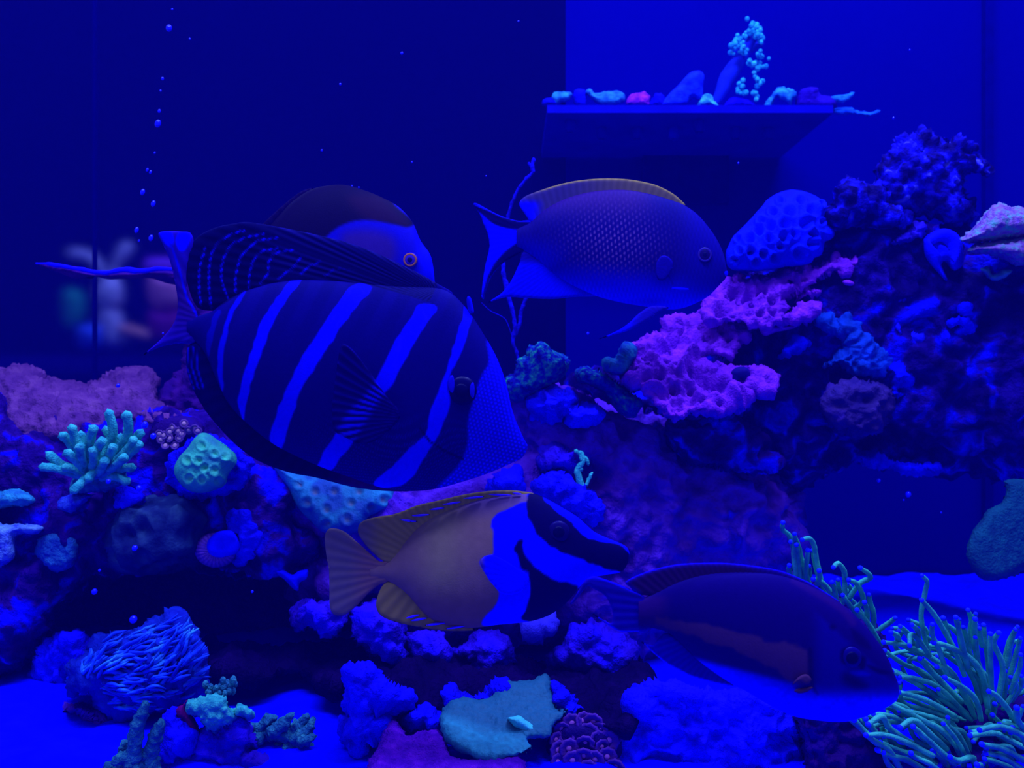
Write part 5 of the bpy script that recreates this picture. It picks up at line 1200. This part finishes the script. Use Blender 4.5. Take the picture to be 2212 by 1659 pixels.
up = [[(190, 660), (165, 560), (160, 470), (150, 430)], [(200, 660), (150, 420), (105, 365), (103, 325)], [(225, 660), (230, 560), (238, 475)], [(310, 640), (285, 520), (270, 450), (250, 408), (212, 418)], [(190, 660), (185, 520), (178, 445)], [(172, 660), (170, 480), (165, 388)],
      [(420, 780), (330, 660), (272, 632)], [(440, 760), (440, 620), (430, 580), (405, 545), (378, 568)], [(460, 740), (520, 660), (575, 628), (570, 600), (525, 572)], [(420, 780), (440, 705), (475, 690), (455, 660)], [(490, 790), (540, 750), (525, 690), (495, 648), (460, 638)], [(560, 870), (562, 800), (550, 760)],
      [(590, 930), (598, 830), (582, 760), (570, 716)], [(620, 960), (540, 830), (490, 760), (470, 740)], [(600, 930), (650, 892), (690, 866), (715, 842)], [(640, 990), (570, 880), (510, 802)], [(290, 660), (300, 620), (300, 590)], [(240, 650), (250, 600), (246, 560)], [(205, 640), (200, 600), (196, 568)], [(150, 640), (140, 590), (140, 560)],
      [(400, 760), (385, 700), (370, 652)], [(420, 720), (410, 680), (402, 634)], [(360, 740), (310, 660), (280, 560), (268, 480)], [(250, 660), (215, 560), (190, 460), (170, 400)], [(520, 840), (470, 780), (430, 720)]]
right = [[(900, 1040), (870, 940), (858, 820), (880, 700), (888, 645), (862, 612)], [(1090, 1160), (1030, 1010), (960, 880), (920, 810), (855, 748)], [(1180, 1160), (1100, 1000), (1040, 910), (962, 870)], [(1190, 1390), (1150, 1200), (1060, 1060), (980, 1010), (830, 985)], [(1200, 1380), (1165, 1180), (1050, 1080), (950, 1020), (880, 1005)],
         [(1130, 1400), (960, 1230), (830, 1170), (740, 1165)], [(1060, 1350), (900, 1240), (800, 1180), (700, 1130)], [(1110, 1370), (880, 1150), (760, 1090), (660, 1020)], [(1040, 1150), (960, 1090), (800, 1000), (650, 978)], [(1040, 1380), (880, 1290), (740, 1250)], [(860, 1040), (740, 975), (725, 940), (690, 925)],
         [(820, 1000), (780, 925), (745, 890)], [(840, 1000), (838, 920), (805, 885)], [(1110, 1120), (1065, 940), (1040, 840)], [(1140, 1000), (1128, 860), (1110, 802)], [(1160, 1060), (1145, 920), (1150, 850)], [(1220, 1250), (1170, 1100), (1148, 1000), (1155, 950)], [(1240, 1270), (1235, 1100), (1230, 935)],
         [(1280, 1270), (1300, 1110), (1250, 980), (1280, 922)], [(1310, 1160), (1340, 1000), (1365, 905)], [(1330, 1200), (1372, 1040), (1395, 955)], [(1290, 1330), (1310, 1220), (1315, 1138)], [(1300, 1340), (1375, 1220), (1345, 1165)], [(1330, 1320), (1400, 1220), (1405, 1160)],
         [(1200, 1400), (1240, 1310), (1266, 1250)], [(1160, 1400), (1100, 1290), (1060, 1240), (1038, 1252)], [(1100, 1380), (1010, 1290), (960, 1260), (950, 1230)], [(1180, 1400), (1150, 1290), (1080, 1220), (985, 1168)], [(1150, 1390), (1060, 1200), (1000, 1120), (940, 1108)], [(1080, 1300), (940, 1160), (860, 1080), (848, 1060)],
         [(1240, 1400), (1250, 1340), (1255, 1315)], [(1090, 1400), (900, 1330), (780, 1280), (725, 1280)], [(1050, 1400), (860, 1340), (760, 1300), (735, 1200)], [(1220, 1330), (1190, 1160), (1120, 1060), (1010, 1000), (930, 980)], [(1000, 1150), (960, 1030), (920, 940), (915, 880)], [(1120, 1060), (1100, 960), (1085, 900)], [(900, 1050), (840, 960), (800, 935), (790, 990)], [(1340, 1250), (1390, 1110), (1400, 1040)], [(1190, 1000), (1180, 950), (1170, 905)], [(1020, 1000), (990, 900), (975, 845)]]
front = [[(1380, 1440), (1330, 1350), (1270, 1270), (1228, 1240)], [(1060, 1560), (960, 1450), (880, 1410), (760, 1340), (640, 1300)], [(1010, 1620), (880, 1480), (800, 1430), (700, 1380), (600, 1365)], [(1040, 1640), (930, 1540), (850, 1470), (808, 1438)], [(920, 1600), (700, 1490), (558, 1475)], [(740, 1660), (680, 1560), (590, 1500), (490, 1395)],
         [(660, 1540), (580, 1430), (556, 1390)], [(1000, 1680), (850, 1600), (720, 1560), (640, 1520)], [(1080, 1680), (1095, 1600), (1040, 1500), (975, 1420)], [(1450, 1500), (1300, 1440), (1178, 1450)], [(1450, 1570), (1320, 1500), (1250, 1470), (1128, 1480)], [(1450, 1640), (1330, 1570), (1260, 1545), (1190, 1530)],
         [(1440, 1690), (1300, 1600), (1208, 1580)], [(1400, 1690), (1290, 1640), (1205, 1608)], [(720, 1690), (675, 1640), (650, 1575)], [(1160, 1690), (1130, 1610), (1060, 1620), (1015, 1600)], [(1440, 1560), (1400, 1480), (1350, 1440)], [(980, 1700), (900, 1640), (820, 1600), (800, 1580)], [(900, 1690), (780, 1620), (700, 1600), (620, 1560)],
         [(1120, 1600), (1060, 1480), (960, 1400), (860, 1370), (760, 1345)], [(1000, 1560), (900, 1470), (820, 1400), (740, 1440)], [(1130, 1700), (1180, 1650), (1160, 1640)], [(1430, 1460), (1380, 1400), (1375, 1335)], [(1450, 1440), (1340, 1420), (1285, 1418)], [(860, 1560), (760, 1500), (680, 1440), (640, 1380), (570, 1420)], [(1000, 1660), (960, 1600), (920, 1570)]]
root = thing('torch_coral', P(1790, 1330, 0.74), 'pale green torch coral tentacles rising behind the back of the purple tang', 'coral')
for pl in up: tentacle(root, pl, 0.70, 5.2, rt_.uniform(-0.02, 0.02), 0.6, rs=rt_)
solid('stalk', M_rock_dim, zf([(150, 640), (300, 640), (440, 740), (600, 900), (660, 1010), (600, 1100), (400, 1000), (200, 800)]), 0.725, 0.012, parent=root, round_px=26, h=5, noise=LUMPN, seed=150)
root = thing('torch_coral', P(2110, 1570, 0.66), 'bushy green torch coral with blue-tipped tentacles at the lower right', 'coral')
for pl in right:
    tentacle(root, pl, 0.645, rt_.uniform(4.6, 6.0), rt_.uniform(-0.03, 0.02), 1.0, rs=rt_)
for pl in right[3:34]:
    if rt_.random() < 0.85: tentacle(root, pl, 0.665, rt_.uniform(4.2, 5.2), rt_.uniform(-0.01, 0.03), 11, rs=rt_)
solid('skeleton', M_rock_dim, zf([(1000, 1400), (1100, 1340), (1250, 1330), (1400, 1300), (1480, 1380), (1480, 1480), (1300, 1460), (1150, 1480), (1040, 1470)]), 0.67, 0.02, parent=root, round_px=30, h=5, noise=LUMPN, seed=151)
root = thing('torch_coral', P(2080, 1700, 0.62), 'green torch coral at the bottom right corner with swept tentacles', 'coral')
for pl in front:
    tentacle(root, pl, 0.60, rt_.uniform(5.2, 6.6), rt_.uniform(-0.02, 0.015), 1.0, rs=rt_)
for pl in front[1:]:
    for _ in range(2):
        tentacle(root, pl, 0.625, rt_.uniform(4.6, 5.8), rt_.uniform(-0.012, 0.02), 12, rs=rt_)
solid('skeleton', M_rock_dim, zf([(850, 1560), (1000, 1540), (1150, 1480), (1300, 1500), (1480, 1520), (1480, 1720), (800, 1720)]), 0.64, 0.02, parent=root, round_px=30, h=5, noise=LUMPN, seed=152)

# ------------------------------------------------------------------ stringy flower-pot coral, lower left
root = thing('stringy_coral', P(300, 1560, 0.72), 'shaggy blue-teal coral with long combed strands on the sand at left', 'coral')
M_str = mat_noise('strand_blue', [(0.3, (6, 22, 190)), (0.55, (14, 56, 222)), (0.8, (36, 120, 215))], 60, rough=0.6, bump=0.3)
body = zb([(450, 810), (500, 740), (600, 680), (650, 600), (760, 560), (880, 520), (1000, 490), (1080, 430), (1180, 400), (1240, 430), (1320, 500), (1360, 580), (1395, 660), (1400, 740), (1410, 820), (1340, 920), (1200, 1010), (1020, 1060), (880, 1100), (760, 1090), (680, 1040), (640, 950), (560, 930), (500, 960), (450, 900)])
solid('flesh', mat_noise('strand_flesh', [(0.3, (4, 8, 130)), (0.7, (8, 30, 170))], 60, bump=0.7), body, 0.72, 0.035, parent=root, round_px=60, h=4, noise=LUMPN, seed=160)
bp = spline(body, 6); rs = random.Random(21); made = 0
while made < 296:
    x = rs.uniform(145, 440); y = rs.uniform(1330, 1550)
    sd, _, _ = poly_sd(np.array([x]), np.array([y]), bp)
    if sd[0] < 4: continue
    # strands comb from lower left to upper right, curling down at the left rim
    a = math.radians(30 + 20 * math.sin(x / 42.0 + y / 60.0) + rs.gauss(0, 8) - 0.20 * (y - 1430))
    if x < 215: a = math.radians(52 + rs.gauss(0, 14))
    L = rs.uniform(40, 72); p = [(x, y)]; aa = a
    for s in range(5):
        aa += rs.gauss(0, 0.16)
        p.append((p[-1][0] + L / 5 * math.cos(aa), p[-1][1] - L / 5 * math.sin(aa)))
    se = poly_sd(np.array([p[-1][0]]), np.array([p[-1][1]]), bp)[0][0]
    if se < (-14 if p[-1][0] > 395 else -7): continue
    t = np.clip(sd[0] / 60, 0, 1); lift = 0.035 * math.sqrt(1 - (1 - t) ** 2)
    Ys = 0.718 - lift + np.array([0.004, -0.001, -0.004, -0.005, -0.005, -0.003]) + rs.uniform(-0.003, 0.004)
    pts = np.stack([P(q[0], q[1], yy) for q, yy in zip(p, Ys)])
    r = rs.uniform(2.8, 4.4) / F * 0.7
    part_mesh('strand', tube_mesh(curve3(pts, 3), [r * 0.9, r, r * 1.05, r, r * 0.7, r * 0.25], 6), M_str, root)
    made += 1

# ------------------------------------------------------------------ frag rack near the surface
zr = lambda pts: zoomed(1120, 0, 2.6333, pts)
YR = 1.05
xa, xb = float(P(1182, 0, YR)[0]), float(P(1800, 0, YR)[0])
zt = float(P(1500, 227, YR)[2])
M_acr = mat_noise('acrylic_rack', [(0.3, (0, 0, 150)), (0.7, (2, 0, 170))], 20, rough=0.5, bump=0.1)
root = thing('frag_rack', ((xa + xb) / 2, YR + 0.1, zt - 0.012), 'long dark acrylic frag rack hung on the rear wall near the surface', 'rack')
box_obj('shelf', (xa, xb, YR, BACKY - 0.002, zt - 0.010, zt), M_acr, root)
box_obj('dark_plate', (float(P(1400, 0, 1.2)[0]), float(P(1592, 0, 1.2)[0]), 1.245, BACKY - 0.001, float(P(0, 440, 1.25)[2]), float(P(0, 286, 1.25)[2])), mat_plain('plate_dark', (0, 0, 84), spec=0.0), root)  # thin dark plate on the wall under the rack
for px, py in ((1456, 275), (1510, 245), (1590, 258), (1660, 262), (1375, 262), (1232, 250), (1300, 256)):
    Yp = YR + (0.06 if py > 255 else 0.03)
    zc_ = float(P(px, py, Yp)[2]); xc = float(P(px, py, Yp)[0]); r = 0.0075
    n = 14; co = []; f = []
    for j, (zz, rr) in enumerate(((zt - 0.0105, r * 0.8), (zt - 0.022, r), (zt - 0.026, r * 0.6))):
        for k in range(n):
            a = 2 * math.pi * k / n; co.append((xc + rr * math.cos(a), Yp + rr * math.sin(a), zz))
    for j in range(2):
        for k in range(n): f.append((j * n + k, j * n + (k + 1) % n, (j + 1) * n + (k + 1) % n, (j + 1) * n + k))
    f.append(tuple(2 * n + k for k in reversed(range(n))))
    part_mesh('plug', (np.array(co), f), mat_plain('plug_pale', (1, 1, 190)) if px == 1456 else M_acr, root)
def frag(name, pts, c1, c2, lab, noise=None, thick=0.014, dy=0.02, seed=0):
    return solid(name, mat_noise(name + '_%d' % seed, [(0.35, c1), (0.65, c2)], 90, bump=0.7, bump_scale=400), zr(pts), YR + dy, thick, label=lab, cat='coral', group='coral frags on the rack', round_px=12, h=2.2, noise=noise or [('soft', 0.012, 0.002), ('knob', 0.006, 0.0015)], seed=170 + seed)
frag('frag_coral', [(140, 600), (150, 565), (190, 560), (230, 575), (225, 602)], (1, 1, 150), (2, 2, 200), 'tiny blue frag at the left end of the rack', seed=1)
frag('frag_coral', [(185, 552), (210, 525), (290, 520), (302, 545), (285, 572), (240, 580), (215, 602), (200, 575)], (10, 60, 180), (24, 110, 200), 'low teal frag near the left end of the rack', seed=2)
frag('frag_coral', [(315, 560), (330, 515), (375, 508), (385, 540), (380, 602), (325, 602)], (2, 2, 180), (3, 4, 215), 'small blue frag between the two teal frags', seed=3)
frag('frag_coral', [(390, 520), (420, 512), (440, 525), (580, 520), (605, 555), (590, 580), (540, 602), (480, 602), (430, 580)], (8, 50, 180), (22, 96, 200), 'wide teal frag left of the pink one', seed=4)
frag('frag_coral', [(610, 585), (625, 550), (660, 528), (720, 528), (748, 550), (745, 580), (735, 602), (620, 602)], (60, 6, 190), (110, 24, 205), 'pink-topped frag on the rack', seed=5)
frag('frag_coral', [(740, 602), (765, 560), (785, 535), (820, 545), (825, 602)], (1, 1, 165), (3, 2, 200), 'dim blue frag right of the pink one', seed=6)
frag('frag_coral', [(800, 604), (850, 545), (900, 490), (950, 440), (985, 412), (1030, 410), (1050, 435), (1040, 500), (1035, 560), (990, 555), (950, 604)], (3, 10, 205), (8, 34, 228), 'tall rounded blue frag leaning on the rack', noise=[('soft', 0.02, 0.003)], seed=7)
frag('frag_coral', [(1018, 606), (1035, 565), (1070, 535), (1105, 555), (1140, 600), (1130, 610), (1060, 608)], (10, 70, 190), (40, 140, 205), 'small teal tuft at the foot of the tree coral', seed=8)
frag('frag_coral', [(1168, 606), (1190, 575), (1240, 552), (1310, 565), (1350, 600), (1300, 610)], (3, 2, 215), (12, 4, 228), 'low blue frag under the tree coral', seed=9)
frag('frag_coral', [(1395, 606), (1430, 560), (1460, 520), (1500, 500), (1570, 510), (1585, 545), (1555, 575), (1550, 612), (1530, 580), (1490, 570), (1470, 550), (1440, 590), (1430, 610)], (4, 40, 190), (20, 110, 205), 'curled teal frag right of the tree coral', seed=10)
frag('frag_coral', [(1585, 606), (1592, 545), (1620, 505), (1690, 500), (1710, 540), (1790, 560), (1795, 610), (1690, 612)], (10, 0, 128), (16, 2, 150), 'dark domed frag near the right end of the rack', seed=11)
frag('frag_coral', [(1765, 555), (1800, 545), (1850, 540), (1912, 522), (1895, 560), (1850, 582), (1800, 580)], (6, 60, 215), (14, 90, 230), 'cyan blade frag at the right end of the rack', thick=0.006, seed=12)
frag('frag_coral', [(1785, 630), (1820, 615), (1900, 622), (2000, 640), (2058, 628), (2005, 662), (1900, 650), (1810, 646)], (4, 40, 215), (8, 70, 235), 'lower cyan blade hanging off the right end of the rack', thick=0.006, dy=0.03, seed=13)
# tree coral
root = thing('tree_coral', P(1548, 228, YR + 0.03), 'tall bright teal tree coral leaning over the frag rack', 'coral')
M_tr = mat_noise('tree_teal', [(0.3, (8, 84, 206)), (0.55, (22, 130, 220)), (0.8, (50, 190, 225))], 120, bump=0.8)
M_trs = mat_plain('tree_trunk', (6, 22, 190), bump=0.4)
Yt = YR + 0.02
for pl, rr in (([(1105, 606), (1150, 530), (1190, 440), (1250, 350), (1300, 270), (1330, 190)], [16, 34, 48, 44, 36, 26]), ([(1260, 340), (1235, 270), (1215, 250)], [30, 26, 18]), ([(1290, 300), (1360, 260), (1385, 250)], [24, 22, 16]), ([(1130, 590), (1170, 500), (1200, 450)], [8, 10, 8])):
    p = zr(pl); branch_obj(root, np.stack([P(x, y, Yt) for x, y in p]), [q / 2.633 / F * Yt for q in rr], M_trs, [('soft', 0.01, 0.001)], 1, name='trunk')
rs = random.Random(9)
bl = []
for (u0, v0, u1, v1, w, n) in ((1330, 115, 1340, 190, 36, 16), (1250, 200, 1270, 300, 44, 18), (1205, 255, 1220, 310, 18, 7), (1370, 160, 1380, 290, 26, 14), (1330, 300, 1400, 330, 20, 8), (1300, 350, 1390, 380, 24, 12), (1340, 400, 1370, 480, 24, 12), (1290, 460, 1240, 520, 22, 9), (1240, 525, 1340, 530, 12, 8), (1350, 530, 1355, 570, 10, 5), (1290, 200, 1330, 180, 20, 6)):
    for _ in range(n):
        t = rs.random(); bl.append((u0 + (u1 - u0) * t + rs.gauss(0, w * 0.45), v0 + (v1 - v0) * t + rs.gauss(0, w * 0.45)))
for (u, v) in bl:
    x, y = zr([(u, v)])[0]; Yk = Yt - 0.018 + rs.uniform(-0.012, 0.014); r = rs.uniform(10, 16) / 2.633 / F * Yk
    part_mesh('polyp_bud', (ICO2[0] * np.array([r, r, r * 1.1]) + P(x, y, Yk), ICO2[1]), M_tr, root)

# ------------------------------------------------------------------ bubbles and drifting specks
M_bub = mat_plain('air_bubble', (6, 8, 250), rough=0.2, spec=0.4)
bme = make_mesh('bubble', ICO3[0] * np.array([1, 1, 1.12]), ICO3[1])
def bubble(px, py, r, Y, lab, grp, ex=1.0):
    o = link('bubble', bme, M_bub, None, tuple(P(px, py, Y)))
    s = r / F * Y; o.scale = (s, s, s * ex); o.rotation_euler = (0, 0.35, 0)
    tag(o, lab, 'bubble', grp)
G1 = ('air bubble in the column rising above the shelf coral', 'bubbles rising at left')
for (x, y, r, e) in ((365, 61, 6, 1.1), (372, 20, 2, 1), (410, 84, 2, 1), (351, 170, 3, 1), (347, 196, 2, 1), (344, 240, 3, 1.2), (341, 267, 6, 1.3), (334, 330, 2, 1.2), (325, 372, 2.5, 1.5), (318, 367, 2.5, 1.5), (308, 415, 4.5, 1.4), (331, 440, 4.5, 1.4), (295, 497, 4, 1.5), (326, 514, 4.5, 1.4), (300, 520, 2, 1.2)):
    bubble(x, y, r, 0.80, *G1, e)
G2 = ('tiny bright speck drifting in open water over the fish', 'specks drifting in open water')
for (x, y, r) in ((868, 115, 3), (735, 182, 2.5), (695, 325, 2.5), (890, 350, 2), (1120, 46, 2), (760, 402, 2), (775, 405, 2), (1930, 255, 2.5), (1965, 108, 2), (680, 420, 1.8), (1595, 352, 2.2), (1050, 380, 1.6), (1270, 720, 3)):
    bubble(x, y, r, 0.72, *G2)
G3 = ('bright blue speck floating in front of the dark overhang', 'specks by the overhang')
for (x, y, r) in ((204, 1278, 6), (288, 1338, 8), (291, 1184, 6), (545, 1278, 3), (313, 918, 7), (331, 942, 6), (300, 1055, 6), (234, 1040, 5), (255, 833, 4), (215, 1232, 3), (352, 720, 2)):
    bubble(x, y, r, 0.70, *G3)
G4 = ('faint speck in the open water under the arch', 'specks under the arch')
for (x, y, r) in ((1962, 1068, 6), (1952, 1080, 2), (2033, 1107, 2), (1898, 1038, 4)):
    bubble(x, y, r, 0.86, *G4)

# ------------------------------------------------------------------ toys reflected in the front glass, built as solids beyond the rear glass
YT = 1.75
zs = lambda pts: zoomed(0, 350, 3.16, pts)
M_toyw = mat_plain('pale_plush', (120, 130, 220)); M_toyp = mat_plain('rosy_plush', (150, 90, 170)); M_toyg = mat_plain('green_plush', (20, 110, 110)); M_toyo = mat_plain('tan_box', (130, 92, 120)); M_toyb = mat_plain('blue_box', (30, 60, 210))
ct = float(P(0, 772, YT)[2])
box_obj('counter', (-1.35, -0.60, YT - 0.12, YT + 0.25, ct - 0.03, ct), mat_plain('counter_dark', (10, 4, 120)), label='dark counter beyond the rear glass carrying the toys', cat='counter')
def toy(name, lab, parts, base):
    r = thing(name, base, lab, 'toy')
    for (pn, m, pts, dy, th) in parts:
        solid(pn, m, zs(pts), YT + dy, th, parent=r, round_px=26, h=4)
    return r
toy('mirrored_rabbit_toy', 'reflection of a pale toy rabbit with long drooping ears, built as a solid behind the rear glass', [
    ('head', M_toyw, [(740, 780), (800, 790), (840, 860), (835, 960), (790, 1010), (720, 1010), (670, 950), (670, 860)], 0, 0.05),
    ('ear', M_toyw, [(470, 620), (520, 600), (620, 620), (690, 680), (740, 770), (710, 790), (640, 700), (560, 650), (480, 650)], 0.01, 0.012),
    ('ear', M_toyw, [(760, 770), (780, 680), (830, 580), (880, 550), (910, 575), (880, 640), (820, 700), (800, 780)], 0.01, 0.012),
    ('body', M_toyw, [(700, 1000), (800, 1000), (850, 1100), (850, 1250), (780, 1290), (690, 1240), (680, 1100)], 0, 0.05)], P(250, 765, YT))
toy('mirrored_pig_toy', 'reflection of a rosy plush figure next to the pale rabbit, built as a solid behind the glass', [
    ('head', M_toyp, [(1030, 780), (1120, 760), (1230, 790), (1260, 880), (1230, 980), (1140, 1020), (1050, 980), (1020, 880)], 0.02, 0.06),
    ('hat', mat_plain('violet_hat', (90, 40, 220)), [(985, 720), (1000, 680), (1060, 660), (1240, 670), (1280, 690), (1270, 760), (1100, 750), (1010, 760)], 0.02, 0.04),
    ('body', mat_plain('maroon_suit', (84, 20, 130)), [(1020, 1030), (1100, 1010), (1240, 1020), (1310, 1060), (1300, 1200), (1200, 1260), (1040, 1230)], 0.02, 0.06)], P(365, 750, YT))
toy('mirrored_green_toy', 'reflection of a dark green block toy left of the pale rabbit, built as a solid', [
    ('body', M_toyg, [(445, 900), (500, 870), (570, 900), (590, 1000), (580, 1120), (500, 1150), (450, 1100)], 0.05, 0.04)], P(160, 720, YT + 0.05))
toy('mirrored_toy_box', 'reflection of a blue box at the foot of the pale rabbit, built as a solid', [('front', M_toyb, [(540, 1130), (690, 1120), (700, 1270), (560, 1270)], -0.02, 0.04)], P(200, 755, YT))
toy('toy_plank', 'reflection of a tan plank leaning right of the pale rabbit, built as a solid', [('plank', M_toyo, [(830, 1110), (1000, 1150), (1005, 1215), (840, 1180)], -0.04, 0.02)], P(290, 735, YT))
for o in bpy.data.objects:
    if '_loc' in o: del o['_loc']
